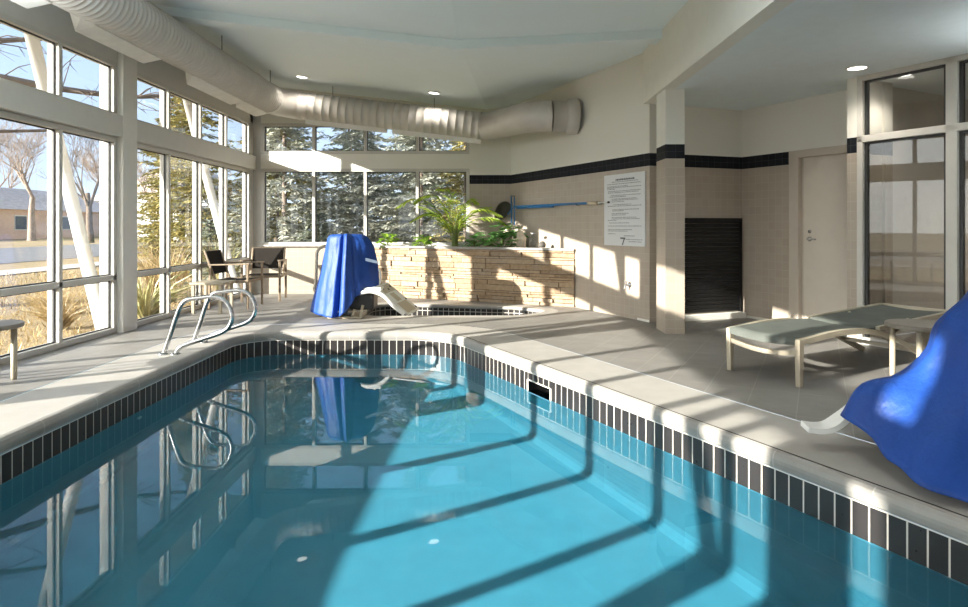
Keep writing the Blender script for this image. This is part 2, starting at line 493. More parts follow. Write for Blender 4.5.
for k in range(len(POOL)):
    a, na = POOL[k]; b, nb = POOL[(k+1)%len(POOL)]
    if na.x > .6 and nb.x > .6:
        mb.face([(a.x+na.x*.05,a.y+na.y*.05,.001),(b.x+nb.x*.05,b.y+nb.y*.05,.001),(b.x+nb.x*.037,b.y+nb.y*.037,.001),(a.x+na.x*.037,a.y+na.y*.037,.001)][::-1])
mb.build('sealant_joint', M['dark_joint'], pool)
mb = MB()
ribbon(mb, POOL, [(.012,-.096),(.012,-.268)], is_skim)
for a, b in ((SK0, SK1),):     # half-height tiles above the skimmer mouth
    n = Vector((NR.x, NR.y)); q = [a+n*.012, b+n*.012]
    mb.face([(q[0].x,q[0].y,-.096),(q[1].x,q[1].y,-.096),(q[1].x,q[1].y,-.165),(q[0].x,q[0].y,-.165)], [(0,-.096),(.37,-.096),(.37,-.165),(0,-.165)])
mb.build('waterline_tile', M['pool_tile'], pool)
def zbot(x, y):      # the floor of the pool drops towards the right-hand wall
    u = ((3.29-.52*y)-x)*.887; t = max(0., min(1., (u-.05)/2.0))
    return -1.40+.20*t
mb = MB(); npool = len(POOL)
for k in range(npool):
    a, na = POOL[k]; b, nb = POOL[(k+1)%npool]
    for j, (o0, h0, o1, h1) in enumerate(((.012,None,.004,-.01),(.004,-.01,.004,.10),(.004,.10,-.01,.05),(-.01,.05,-.04,.015),(-.04,.015,-.07,0.))):
        if is_skim(a, b) and j == 0: continue
        def zz_(p, h):
            if h is None: return -.268
            if h == -.01: return -.30 if is_skim(a, b) else -.275
            return zbot(p.x, p.y)+h
        pa0, pb0 = a+na*o0, b+nb*o0; pa1, pb1 = a+na*o1, b+nb*o1
        mb.face([(pa0.x,pa0.y,zz_(a,h0)),(pb0.x,pb0.y,zz_(b,h0)),(pb1.x,pb1.y,zz_(b,h1)),(pa1.x,pa1.y,zz_(a,h1))])
mb.build('basin_wall', M['plaster'], pool)
bf = fill('basin_floor', [ring(POOL, -.06, 0)], M['plaster'], 0., pool)
bm_ = bmesh.new(); bm_.from_mesh(bf.data)
for _ in range(5):
    bmesh.ops.subdivide_edges(bm_, edges=[e for e in bm_.edges if e.calc_length() > .30], cuts=1, use_grid_fill=False)
    bmesh.ops.triangulate(bm_, faces=bm_.faces[:])
for v in bm_.verts: v.co.z = zbot(v.co.x, v.co.y)
bm_.to_mesh(bf.data); bm_.free()
for p in bf.data.polygons: p.use_smooth = True
n = NR
sk = MB()
a, b = SK0+n*.012, SK1+n*.012; a2, b2 = a+n*.35, b+n*.35
sk.face([(a.x,a.y,-.165),(b.x,b.y,-.165),(b2.x,b2.y,-.165),(a2.x,a2.y,-.165)])
sk.face([(a2.x,a2.y,-.165),(b2.x,b2.y,-.165),(b2.x,b2.y,-.29),(a2.x,a2.y,-.29)])
sk.face([(a.x,a.y,-.165),(a2.x,a2.y,-.165),(a2.x,a2.y,-.29),(a.x,a.y,-.29)])
sk.face([(b.x,b.y,-.165),(b2.x,b2.y,-.165),(b2.x,b2.y,-.29),(b.x,b.y,-.29)])
sk.face([(a.x,a.y,-.29),(b.x,b.y,-.29),(b2.x,b2.y,-.29),(a2.x,a2.y,-.29)])
sk.build('skimmer', M['skimmer'], pool)
fr = MB(); w = D*.012
for e in (a, b): fr.beam((e.x-n.x*.004,e.y-n.y*.004,-.165),(e.x-n.x*.004,e.y-n.y*.004,-.29), .014, .014)
fr.beam((a.x-n.x*.004,a.y-n.y*.004,-.165),(b.x-n.x*.004,b.y-n.y*.004,-.165), .008, .008)
fr.build('skimmer_frame', M['grout'], pool)
wl = fill('water', [[(-4.19,-3.2),(-4.19,7.33),(-.40,7.33),(3.05,.7),(3.05,-3.2)]], M['water'], -.265, pool)  # sheet extended unseen under the deck so refracted sun reaches the floor
for p in wl.data.polygons: p.use_smooth = True
mb = MB(); mb.lathe([(.03,0),(.03,.012),(.018,.016)], (-2.755,5.0,-.42), 16, (1,0,0)); mb.build('return_fitting', M['white_plastic'], pool)

spa = thing('hot_tub', 'small sunken hot tub with white coping below the stone planter', 'hot tub', (0,0,0))
mb = MB(); ribbon(mb, SPA, [(.22,0.),(.03,0.),(.012,-.005),(0.,-.02),(0.,-.04),(.012,-.052)]); mb.build('coping', M['coping'], spa, smooth=True)
mb = MB(); ribbon(mb, SPA, [(.012,-.05),(.012,-.232)]); mb.build('waterline_tile', M['pool_tile'], spa)
mb = MB(); ribbon(mb, SPA, [(.012,-.23),(.0,-.7)]); mb.build('basin_wall', M['plaster'], spa)
fill('basin_floor', [ring(SPA, .002, 0)], M['plaster'], -.7, spa)
wl = fill('water', [ring(SPA, .011, 0)], M['water'], -.25, spa)
for p in wl.data.polygons: p.use_smooth = True

# ------------------------------------------------------------------ walls
def wall_seg(mb, p, q, t, z0, z1):     # solid wall: inner face p->q, thickness t to the left of travel
    p, q = Vector(p[:2]), Vector(q[:2]); d = (q-p).normalized(); nn = Vector((-d.y, d.x))*t
    mb.prism([tuple(p), tuple(q), tuple(q+nn), tuple(p+nn)], z0, z1)
# left wall: columns, header panel between the two rows of windows, wall above
POSTS = [-3.5,-2.6,-1.7,-.85,0.02]                       # section behind and beside the camera
COLS = [(-.81,-.44),(3.72,3.96),(7.18,7.47)]
SECT = [(-1.18,-.81,[]), (-.44,3.72,[-.02,.66,1.55,2.51]), (3.96,7.18,[4.45,5.31,6.237]), (7.47,11.2,[8.366,9.29,10.2])]
mb = MB(); mb.box((XL-.14,YF,3.05),(XL,YB+.2,3.86)); mb.box((XL-.14,YF,-.3),(XL-.0,YB+.1,.0)); mb.box((XL-.14,YF,0),(XL,-1.18,3.05))
struct(mb.build('wall_left', M['header']), 'cream wall above the left row of windows', 'wall')
for (a, b, _) in SECT:
    mb = MB(); mb.box((XL-.13,a,2.21),(XL+.065,b,2.455))
    if b > 11: mb.box((XL-.13,b,2.21),(XL+.065,YB,2.455))
    struct(mb.build('trim_1', M['header'], bevel=.006), 'cream header panel between the upper and lower left windows', 'trim')
for (a, b) in COLS:
    mb = MB(); mb.box((XL-.2,a,-.3),(XL+.07,b,3.72))
    struct(mb.build('column', M['white_wall'], bevel=.006), 'cream square column between the left windows', 'column')
nwin = [0]
def window_bank(name, label, sections, along_y, plane, rows, transoms, ends):
    # sections: list of (start, end, inner post positions); builds one window object with frame, transom bars and panes
    root = structroot(name, label, 'window', (0,0,0))
    start, end, posts = sections
    def P(u, d, z): return (plane-d, u, z) if along_y else (u, plane+d, z)
    fr = MB(); gk = MB()
    def bar(u0, u1, z0, z1, d0=0., d1=.12): fr.box(P(u0,d0,z0), P(u1,d1,z1))
    edges = [start]+posts+[end]
    for (z0, z1) in rows:
        bar(start, end, z0-.055, z0, .0); bar(start, end, z1, z1+.055, .0)
        for t in transoms:
            if z0 < t < z1: bar(start, end, t-.03, t+.03)
        for k, u in enumerate(edges):
            w = .026 if 0 < k < len(edges)-1 else .03
            uu = u if 0 < k < len(edges)-1 else (u+.03 if k == 0 else u-.03)
            bar(uu-w, uu+w, z0, z1)
    fr.build('frame', M['frame'], root, bevel=.004)
    for (z0, z1) in rows:
        cuts = [z0]+[t for t in transoms if z0 < t < z1]+[z1]
        for a, b in zip(cuts[:-1], cuts[1:]):
            for u, v in zip(edges[:-1], edges[1:]):
                za = a+(.03 if a != z0 else 0); zb = b-(.03 if b != z1 else 0)
                ua = u+(.026 if u != start else .06); ub = v-(.026 if v != end else .06)
                p = MB(); p.box(P(ua,.05,za), P(ub,.056,zb)); p.build('pane', M['glass'], root)
                g = .012
                gk.box(P(ua,.045,za),P(ua+g,.062,zb)); gk.box(P(ub-g,.045,za),P(ub,.062,zb))
                gk.box(P(ua,.045,zb-g),P(ub,.062,zb)); gk.box(P(ua,.045,za),P(ub,.062,za+g))
    gk.build('gasket', M['gasket'], root)
    return root
LABS = ['left window bank out of view beside the camera', 'left window bank beside the near pool edge', 'window bank by the round table, nearest on the left', 'window bank behind the armchairs, between column and far corner']
for k, s in enumerate(SECT):
    window_bank('window_%d' % (k+1), LABS[k], s, True, XL, [(.06,2.15),(2.485,3.0)], [.625], None)
XP = [-4.06,-3.117,-2.194,-1.262,-.33]
window_bank('window_5', 'far window bank above the beige wall and stone planter', (XP[0],XP[-1],XP[1:-1]), False, YB, [(.92,2.18),(2.55,2.99)], [], None)
window_bank('window_7', 'added wide window bank behind the camera for fill, out of view', (XL+.3,5.3,[-2.7,-1.5,-.3,.9,2.1,3.3,4.3]), False, YF-.14, [(.41,2.54)], [], None)  # unseen bank added to let fill light in from behind
# corner post and back wall
mb = MB(); mb.box((XL-.14,YB-.13,0),(XL+.0,YB+.14,3.86)); mb.box((XL,YB-.0,.0),(XP[0],YB+.14,3.86))
struct(mb.build('trim_2', M['frame']), 'cream corner post between left and far windows', 'trim')
mb = MB()
mb.box((XP[0],YB,-.3),(XP[-1],YB+.16,.865)); mb.box((XP[0],YB,2.235),(XP[-1],YB+.16,2.495)); mb.box((XP[0],YB,3.045),(XP[-1],YB+.16,3.86))
mb.box((XP[-1],YB,-.3),(C1.x+.2,YB+.16,3.86))
struct(mb.build('wall_back', M['wall_tile']), 'far wall with beige tile, black tile band and cream paint', 'wall')
mb = MB(); mb.box((XP[0]-.05,YB-.05,.845),(XP[-1]+.02,YB+.0,.872)); struct(mb.build('trim_3', M['frame'], bevel=.004), 'cream sill under the far windows', 'trim')
mb = MB(); wall_seg(mb, C1, C2, .14, -.3, 3.9)
struct(mb.build('wall_right', M['wall_tile']), 'beige tiled wall with the rules sign and the pool pole', 'wall')
mb = MB(); wall_seg(mb, C2+(C2-C3).normalized()*.0, C3, .14, -.3, 2.9)
struct(mb.build('wall_alcove', M['wall_tile']), 'recessed tiled wall behind the black shutter', 'wall')
# door wall with an opening
s0 = (Vector((3.715,7.754))-C3).length; dw0 = C3+D*(s0-.0); dw1 = C3+D*1.72
mb = MB(); wall_seg(mb, C3, dw0+D*.06, .14, -.3, 2.9); wall_seg(mb, dw1-D*.05, C4+D*.1, .14, -.3, 2.9); wall_seg(mb, dw0+D*.06, dw1-D*.05, .14, 2.10, 2.9)
struct(mb.build('wall_door', M['wall_tile']), 'tiled wall beside the beige door', 'wall')
mb = MB(); mb.prism([tuple(PG), tuple(C4+D*.06), tuple(C4+NR*.14+D*.06), tuple(G0+NR*.14), tuple(G0)][::-1], -.3, 2.9)
struct(mb.build('wall_pier', M['wall_tile']), 'narrow tiled pier between the door and the lobby glass', 'wall')
# column of the alcove, its fascia and soffit
mb = MB(); mb.box((1.985,7.09,0),(2.2,7.47,ZS)); struct(mb.build('column', M['wall_tile']), 'square tiled column at the alcove corner', 'column')
mb = MB(); mb.box((XF,YF,ZS),(XF+.14,7.97,3.9)); struct(mb.build('wall_fascia', M['fascia']), 'cream bulkhead face above the alcove', 'wall')
mb = MB(); mb.prism([(XF+.14,YF),(G1.x+3.4,YF),(G1.x+3.4,9.4),(2.2,9.4),(XF+.14,7.95)], ZS, ZS+.12)
struct(mb.build('ceiling_soffit', M['soffit']), 'low pale grey ceiling over the alcove', 'ceiling')
# main ceiling: butterfly planes, front and rear bay
mb = MB()
YM = 7.22; vb = (0.0, YB+.2)
zl = zc_left(XL-.2)
def sheet(pts):
    a = [Vector(p) for p in pts]; mb.face([tuple(p) for p in a][::-1]); mb.face([(p.x,p.y,p.z+.12) for p in a])
sheet([(XL-.2,YF,zl),(VX,YF,VZ),(VX,YM,VZ),(XL-.2,YM,zl)])
sheet([(VX,YF,VZ),(XF+.1,YF,ZR),(XF+.1,YM,ZR),(VX,YM,VZ)])
sheet([(XL-.2,YM,zl),(VX,YM,VZ),(vb[0],vb[1],VZ),(XL-.2,YB+.2,zl)])
sheet([(VX,YM,VZ),(2.2,YM,ZR),(2.2,8.2,ZR),(C1.x+.1,YB+.2,ZR-.06),(vb[0],vb[1],VZ)])
struct(mb.build('ceiling', M['ceiling']), 'pale blue grey sloping ceiling folding to a valley', 'ceiling')
mb = MB()
for (x0,z0,x1,z1) in ((XL,zc_left(XL),VX,VZ),(VX,VZ,XF,ZR)):
    h = .10
    mb.hexa([(x0,7.1,z0-h),(x1,7.1,z1-h),(x1,7.34,z1-h),(x0,7.34,z0-h),(x0,7.1,z0+.02),(x1,7.1,z1+.02),(x1,7.34,z1+.02),(x0,7.34,z0+.02)])
struct(mb.build('ceiling_beam', M['ceiling']), 'shallow grey ceiling beam across the room', 'beam')
# front and far right walls (behind the camera)
mb = MB(); mb.box((XL-.14,YF-.14,-.3),(G1.x+3.4,YF,.35)); mb.box((XL-.14,YF-.14,2.6),(G1.x+3.4,YF,3.95)); mb.box((XL-.14,YF-.14,.35),(XL+.3,YF,2.6)); mb.box((5.3,YF-.14,.35),(G1.x+3.4,YF,2.6)); struct(mb.build('wall_front', M['white_wall']), 'cream wall behind the camera', 'wall')
# lobby behind the glass
E0 = C4+NR*3.2; E1 = G1+NR*3.2
mb = MB(); wall_seg(mb, E0-D*1.0, E1+D*.1, .12, 0, 2.9); wall_seg(mb, G1, E1, -.12, 0, 2.9); wall_seg(mb, C4+NR*.14, E0, .12, 0, 2.9)
mb.box((G1.x,YF,0),(G1.x+.14,G1.y,2.9))
struct(mb.build('wall_lobby', M['office_wall']), 'dim lobby wall behind the glass partition', 'wall')
mb = MB(); mb.prism([tuple(G0+NR*.0),tuple(G1),tuple(E1),tuple(E0),tuple(C4+NR*.14)], -.1, -.002); struct(mb.build('floor_lobby', M['office_floor']), 'lobby floor behind the glass', 'floor')
# lobby glass partition
lob = structroot('window_6', 'tall lobby glass partition right of the beige door', 'window', (0,0,0))
fr = MB(); gk = MB()
def GP(s, d, z): p = G0+D*s+NR*d; return (p.x, p.y, z)
def gbar(mb, s0, s1, z0, z1, d0=-.005, d1=.1):
    c = [GP(s0,d0,z0),GP(s0,d1,z0),GP(s1,d1,z0),GP(s1,d0,z0)]
    mb.prism([(q[0],q[1]) for q in c], z0, z1)
gs = [0.,.865,1.73,2.6,3.46,4.3,5.2,6.1]
for s_ in gs: gbar(fr, s_-(.0 if s_ == 0 else .035), s_+.06, 0, ZS)
gbar(fr, 0, 6.1, 0, .07); gbar(fr, 0, 6.1, 2.06, 2.13); gbar(fr, 0, 6.1, ZS-.05, ZS)
fr.build('frame', M['frame'], lob, bevel=.004)
for a_, b_ in zip(gs[:-1], gs[1:]):
    for z0, z1 in ((.07,2.06),(2.13,ZS-.05)):
        p = MB(); gbar(p, a_+.06, b_-.035, z0, z1, .045, .055); p.build('pane', M['glass_lobby'], lob)
        g = .03
        gbar(gk, a_+.06, a_+.06+g, z0, z1, .03, .07); gbar(gk, b_-.035-g, b_-.035, z0, z1, .03, .07); gbar(gk, a_+.06, b_-.035, z1-g*.7, z1, .03, .07)
gk.build('gasket', M['gasket'], lob)
# door
dr = structroot('door_1', 'beige door with lever handle in the tiled wall', 'door', (0,0,0))
def DP(s, d): p = dw0+D*s+NR*d; return (p.x, p.y)
def dbar(mb, s0, s1, d0, d1, z0, z1): mb.prism([DP(s0,d0),DP(s0,d1),DP(s1,d1),DP(s1,d0)], z0, z1)
W = (dw1-dw0).length
fr = MB(); dbar(fr, -.03,.10,-.02,.12,0,2.12); dbar(fr, W-.06,W+.06,-.02,.12,0,2.12); dbar(fr, -.03,W+.06,-.0201,.12,2.03,2.12); dbar(fr, .08,.14,.05,.09,0,2.03)
fr.build('door_frame', M['door_frame'], dr, bevel=.006)
fr = MB(); dbar(fr, .125,W-.06,.045,.085,.01,2.03); fr.build('door_leaf', M['door'], dr, bevel=.003)
fr = MB(); hp = Vector(DP(.21,.045))
fr.lathe([(.028,0),(.028,.008),(.02,.012),(.012,.014),(.012,.045)], (hp.x,hp.y,1.05), 16, (-NR.x,-NR.y,0))
q = hp-NR*.05
fr.tube(catmull([(q.x,q.y,1.05),(q.x+D.x*.03,q.y+D.y*.03,1.052),(q.x+D.x*.11,q.y+D.y*.11,1.048)],5), .010, 10)
fr.lathe([(.02,0),(.02,.008)], (hp.x,hp.y,1.14), 14, (-NR.x,-NR.y,0))
fr.build('door_handle', M['steel'], dr, smooth=True)
# skirting at the tiled walls
mb = MB()
for p, q in ((C1+D*1.8,C2),(C3+D*.02,dw0-D*.04)):
    dd = (q-p).normalized(); nn = Vector((dd.y,-dd.x))
    mb.prism([tuple(p),tuple(p+nn*.008),tuple(q+nn*.008),tuple(q)], 0, .03)
struct(mb.build('baseboard_right', M['fascia']), 'thin pale base strip along the tiled walls', 'baseboard')

# roller shutter in the alcove
AD = (C3-C2).normalized(); AN = Vector((AD.y,-AD.x))
def AP(s, d): p = C2+AD*s+AN*d; return (p.x, p.y)
sh = thing('roller_shutter', 'black slatted roller shutter closed over the alcove counter', 'shutter', (AP(.9,.0)[0],AP(.9,.0)[1],0))
LA = (C3-C2).length
fr = MB()
for k in range(24):
    z0 = .09+k*.05; fr.prism([AP(.50,.003),AP(.50,.022),AP(LA-.05,.022),AP(LA-.05,.003)], z0, z0+.046)
fr.build('slat_curtain', M['shutter'], sh, bevel=.006)
fr = MB(); fr.prism([AP(.46,.003),AP(.46,.035),AP(.50,.035),AP(.50,.003)], .07, 1.31); fr.prism([AP(LA-.05,.003),AP(LA-.05,.035),AP(LA-.025,.035),AP(LA-.025,.003)], .07, 1.31); fr.prism([AP(.46,.003),AP(.46,.04),AP(LA-.025,.04),AP(LA-.025,.003)], 1.28, 1.31)
fr.build('guide_rail', M['shutter'], sh)
fr = MB(); fr.prism([AP(.44,.0),AP(.44,.10),AP(LA-.01,.10),AP(LA-.01,.0)], .0, .075); fr.build('sill', M['fascia'], sh, bevel=.005)

# ------------------------------------------------------------------ ventilation duct
duct = thing('ventilation_duct', 'big spiral metal air duct running along the left and far walls', 'air duct', (-3.54,4,3.27))
def ribbed(path, r, step, amp):
    P = [Vector(p) for p in path]; out = []; rr = []
    acc = 0.; last = None
    for k in range(len(P)-1):
        d = (P[k+1]-P[k]); n = max(1, int(d.length/step))
        for j in range(n):
            q = P[k]+d*(j/n); u = d.normalized()
            for t, a in ((0,0),(.002,amp),(.008,amp),(.010,0)):
                out.append(q+u*t); rr.append(r+a)
    out.append(P[-1]); rr.append(r); return out, rr
def arc3(a, b, c, n=6, r=.25):
    # bend at b between a and c
    a, b, c = Vector(a), Vector(b), Vector(c); u = (a-b).normalized(); v = (c-b).normalized()
    p0 = b+u*r; p1 = b+v*r
    return [((1-t)**2)*p0+2*t*(1-t)*b+t*t*p1 for t in [j/n for j in range(n+1)]]
RD = .228
A0 = (-3.54,-4.1,3.27); A1 = (-3.54,10.62,3.27); A2 = (-.03,10.62,2.87); A3 = (.66,9.36,2.83); A4 = (1.335,9.40,2.83)
b1 = arc3(A0, A1, A2, 8, .42)
p, r_ = ribbed([A0, b1[0]], RD, .075, .007)
mb = MB(); mb.tube(p, r_, 28); mb.build('duct_run', M['duct'], duct, smooth=True)
mb = MB(); mb.tube(b1, RD+.004, 28); mb.build('elbow', M['duct'], duct, smooth=True)
e2 = Vector(A2)+(Vector(A1)-Vector(A2)).normalized()*.12
p, r_ = ribbed([b1[-1], e2], RD, .13, .0045)
mb = MB(); mb.tube(p, r_, 28); mb.build('duct_run', M['duct'], duct, smooth=True)
mb = MB()
pp = [e2]+arc3(e2, A2, A3, 4, .10)+arc3(A2, A3, A4, 5, .28)
mb.tube(pp, RD+.004, 28); mb.build('elbow', M['duct'], duct, smooth=True)
mb = MB(); mb.tube([pp[-1], A4], RD, 28); mb.build('duct_run', M['duct'], duct, smooth=True)
fd = (Vector(A4)-Vector(A3)).normalized()
mb = MB(); mb.lathe([(RD+.002,-.19),(RD+.035,-.16),(RD+.04,-.03),(RD+.02,-.01)], A4, 32, tuple(fd)); mb.build('end_flange', M['duct'], duct, smooth=True)
for q, ax in ((A0,0),(b1[0],1),(b1[-1],2),(e2,3)):
    d = Vector((0,1,0)) if ax < 2 else (Vector(A2)-Vector(A1)).normalized()
    mb = MB(); mb.lathe([(RD,-.03),(RD+.011,-.025),(RD+.011,.025),(RD,.03)], q, 28, tuple(d)); mb.build('joint_collar', M['duct'], duct, smooth=True)
for (ya, yb) in ((1.5,2.8),(4.0,5.2),(5.8,6.95),(7.95,9.3),(9.5,10.3)):
    mb = MB(); c = [(-3.78,2.985),(-3.58,3.03),(-3.56,3.10),(-3.70,3.14)]
    mb.hexa([(c[0][0],ya,c[0][1]),(c[1][0],ya,c[1][1]),(c[1][0],yb,c[1][1]),(c[0][0],yb,c[0][1]),(c[3][0],ya-.22,c[3][1]),(c[2][0],ya-.22,c[2][1]),(c[2][0],yb+.1,c[2][1]),(c[3][0],yb+.1,c[3][1])])
    g = mb.build('grille', M['grille'], duct, bevel=.004)
for (xa, xb) in ((-3.05,-1.72),(-1.60,-.12)):
    za, zb = (3.27-(xa+3.54)*.114, 3.27-(xb+3.54)*.114); mb = MB()
    mb.hexa([(xa,10.60,za-.30),(xb,10.60,zb-.30),(xb,10.84,zb-.26),(xa,10.84,za-.26),(xa,10.56,za-.20),(xb,10.56,zb-.20),(xb,10.86,zb-.12),(xa,10.86,za-.12)])
    mb.build('grille', M['grille'], duct, bevel=.004)
for y in (-2.,.5,3.,5.6,8.1,9.9):
    mb = MB(); mb.tube([(-3.40,y,3.45),(-3.40,y,zc_left(-3.40)-.0)], .006, 6); mb.build('hanger_rod', M['dark_steel'], duct)
for x in (-2.6,-.9):
    mb = MB(); mb.tube([(x,10.62,3.27-(x+3.54)*.114+.2),(x,10.62,zc_left(x) if x < VX else VZ)], .006, 6); mb.build('hanger_rod', M['dark_steel'], duct)

# ------------------------------------------------------------------ recessed downlights
def downlight(x, y, z, nrm, label, power, r=.085):
    t = thing('recessed_downlight', label, 'ceiling light', (x,y,z-.004), 'recessed ceiling downlights')
    n = Vector(nrm).normalized()
    mb = MB(); mb.lathe([(r+.018,.004),(r+.016,-.004),(r,-.006),(r-.004,.002)], (x,y,z), 28, tuple(n)); mb.build('trim_ring', M['white_plastic'], t, smooth=True)
    mb = MB(); mb.lathe([(r-.002,-.001),(r-.003,-.004)], (x,y,z), 28, tuple(n)); mb.build('lens', M['lamp'], t)
    ld = bpy.data.lights.new('downlight_beam', 'SPOT'); ld.energy = power; ld.spot_size = R(140); ld.spot_blend = .8; ld.shadow_soft_size = .08; ld.color = (1,.93,.82)
    lo = bpy.data.objects.new('beam', ld); COL.objects.link(lo); lo.location = (x,y,z-.06); lo.parent = t
    lo.location = (0,0,-.06); lo.visible_glossy = False
LP = 14
nl = (SL,0,1)
downlight(-2.98,10.15,zc_left(-2.98),nl,'downlight in the blue ceiling above the far duct, the left one of two',LP)
downlight(-.87,10.21,zc_left(-.87),nl,'downlight in the blue ceiling above the far duct, the right one of two',LP)
downlight(3.585,6.16,ZS,(0,0,1),'downlight in the alcove ceiling in front of the lobby glass',LP)
downlight(4.20,6.42,ZS,(0,0,1),'downlight seen through the lobby glass in the room beyond',LP*.8)
for q in (C4+NR*1.9+D*1.6, C4+NR*1.9+D*3.6): downlight(q.x,q.y,ZS,(0,0,1),'added downlight deep in the lobby ceiling behind the glass, hard to see',LP*2.6)  # added to brighten the lobby beyond the glass
for (x, y) in ((-2.2,4.3),(-2.2,1.2),(.9,4.3),(.9,1.2),(-.6,-1.8)):  # unseen downlights added as fill over the near pool
    z = zc_left(x) if x < VX else VZ+.052*(x-VX)
    downlight(x,y,z,nl if x < VX else (-.052,0,1),'added fill downlight in the blue ceiling over the near end of the pool, out of view',LP)
downlight(3.7,3.2,ZS,(0,0,1),'added fill downlight in the alcove ceiling above the near pool lift, out of view',LP)  # one more unseen downlight, added to fill the alcove

# unseen uplights added as ceiling fill (on columns and mullions beside and behind the camera)
def uplight(x, y, z, nx, ny, label, power, aim):
    t = thing('added_uplight', label, 'added fill light', (x,y,z), 'added uplights washing the ceiling')
    mb = MB(); mb.lathe([(.03,-.16),(.085,-.13),(.105,0.),(.10,.003),(.06,-.10)], (x+nx*.11,y+ny*.11,z), 24); mb.build('bowl', M['white_plastic'], t, smooth=True)
    mb = MB(); mb.beam((x,y,z-.08),(x+nx*.09,y+ny*.09,z-.08), .06, .06); mb.build('bracket', M['white_plastic'], t)
    ld = bpy.data.lights.new('fill_uplight_beam', 'SPOT'); ld.energy = power; ld.spot_size = R(118); ld.spot_blend = 1.; ld.shadow_soft_size = .09; ld.color = (.90,.97,1)
    lo = bpy.data.objects.new('beam', ld); COL.objects.link(lo); lo.parent = t; lo.location = (nx*.11, ny*.11, .03); lo.visible_glossy = False
    lo.rotation_euler = Vector(aim).to_track_quat('-Z', 'Y').to_euler()
UP = 200
uplight(-4.13,3.84,2.0,1,0,'added fill uplight on the left column beside the pool, out of view',UP,(.35,.12,1))
uplight(-4.13,-.62,2.0,1,0,'added fill uplight on the left column behind the camera, out of view',UP,(.35,.1,1))
uplight(XF,4.1,2.92,-1,0,'added fill uplight on the bulkhead beside the camera, out of view',UP*.22,(-.5,.1,1))
uplight(XF,-1.5,2.95,-1,0,'added fill uplight on the bulkhead behind the camera, out of view',UP*.3,(-.4,.1,1))
q_ = G0+D*2.63
uplight(q_.x,q_.y,2.15,-NR.x,-NR.y,'added fill uplight on a mullion of the lobby glass, out of view',UP*.9,(-.4,.2,1))

# ------------------------------------------------------------------ stone planter and plants
SA = Vector((1.288,9.437)); SBp = Vector((-2.55,11.28)); SU = (SBp-SA).normalized(); SN = Vector((SU.y,-SU.x))
if SN.y > 0: SN = -SN
plant = thing('stone_planter', 'long planter of stacked tan ledge stone below the far window', 'planter', (SA.x-1,SA.y+.6,0))
LS = (SBp-SA).length
mb = MB(); rs = random.Random(4); z = 0.
def SP(s, d): p = SA+SU*s+SN*d; return (p.x, p.y)
while z < .82:
    h = rs.choice([.035,.05,.06,.075,.09]); h = min(h, .835-z)
    if h < .02: break
    s = -.0
    while s < LS:
        ln = rs.uniform(.14,.46); e = min(s+ln, LS); d = rs.uniform(-.012,.028)
        j = lambda: rs.uniform(-.003,.003)
        c = [SP(s+.003,d+j()),SP(e-.003,d+j()),SP(e-.003,-.06),SP(max(s+.003,.045),-.06)]
        mb.prism(c, z+.002, z+h-.005+j()); s = e
    z += h
mb.build('ledge_stone', M['stone'], plant)
mb = MB(); mb.prism([SP(.04,-.02),SP(LS,-.02),SP(LS,-.14),SP(.14,-.14)], 0, .83); mb.build('core', M['soil'], plant)
mb = MB(); mb.prism([SP(0,.03),SP(LS,.03),SP(LS,-.15),SP(.15,-.15)], .835, .872); mb.build('cap', M['coping'], plant, bevel=.006)
mb = MB(); mb.face([(SP(.16,-.14)[0],SP(.16,-.14)[1],.80),(SP(LS-.25,-.14)[0],SP(LS-.25,-.14)[1],.80),(.30,11.27,.80)][::-1]); 
mb.face([(SP(.16,-.14)[0],SP(.16,-.14)[1],.80),(SP(LS-.25,-.14)[0],SP(LS-.25,-.14)[1],.80),(.30,11.27,.80)])
mb.build('soil', M['soil'], plant)
# palm
def W(x, y, Y): return Vector(((x-CX)/FPX*Y, Y, HC-(y-CY)/FPX*Y))
pb = W(455,252,10.75)
palm = thing('potted_palm', 'feathery green palm with arching fronds in the stone planter', 'palm', tuple(pb))
def frond(root, pts, ln, nleaf, droop):
    path = catmull(pts, 8); st = MB(); st.tube(path, [.010*(1-.8*k/len(path))+.002 for k in range(len(path))], 5); 
    lf = MB(); m = len(path)
    for k in range(nleaf):
        u = .22+.78*k/nleaf; i = min(int(u*(m-1)), m-2); p = path[i].lerp(path[i+1], u*(m-1)-i); d = (path[i+1]-path[i]).normalized()
        sd = d.cross(Vector((0,0,1)))
        if sd.length < .1: sd = Vector((1,0,0))
        sd.normalize()
        L_ = ln*(math.sin(math.pi*min(1,.18+.80*u))**.7)*rnd.uniform(.85,1.1)
        for sg in (-1,1):
            dd = d*.75+sd*sg*.7+Vector((0,0,-droop*rnd.uniform(.3,1.2)))
            lf.leafquad(p, dd, (0,0,1), L_, .020+.012*rnd.random(), L_*.12)
    st.build('frond_stem', M['stem'], root); lf.build('frond', M['palm'], root)
B = W(455,250,10.75)
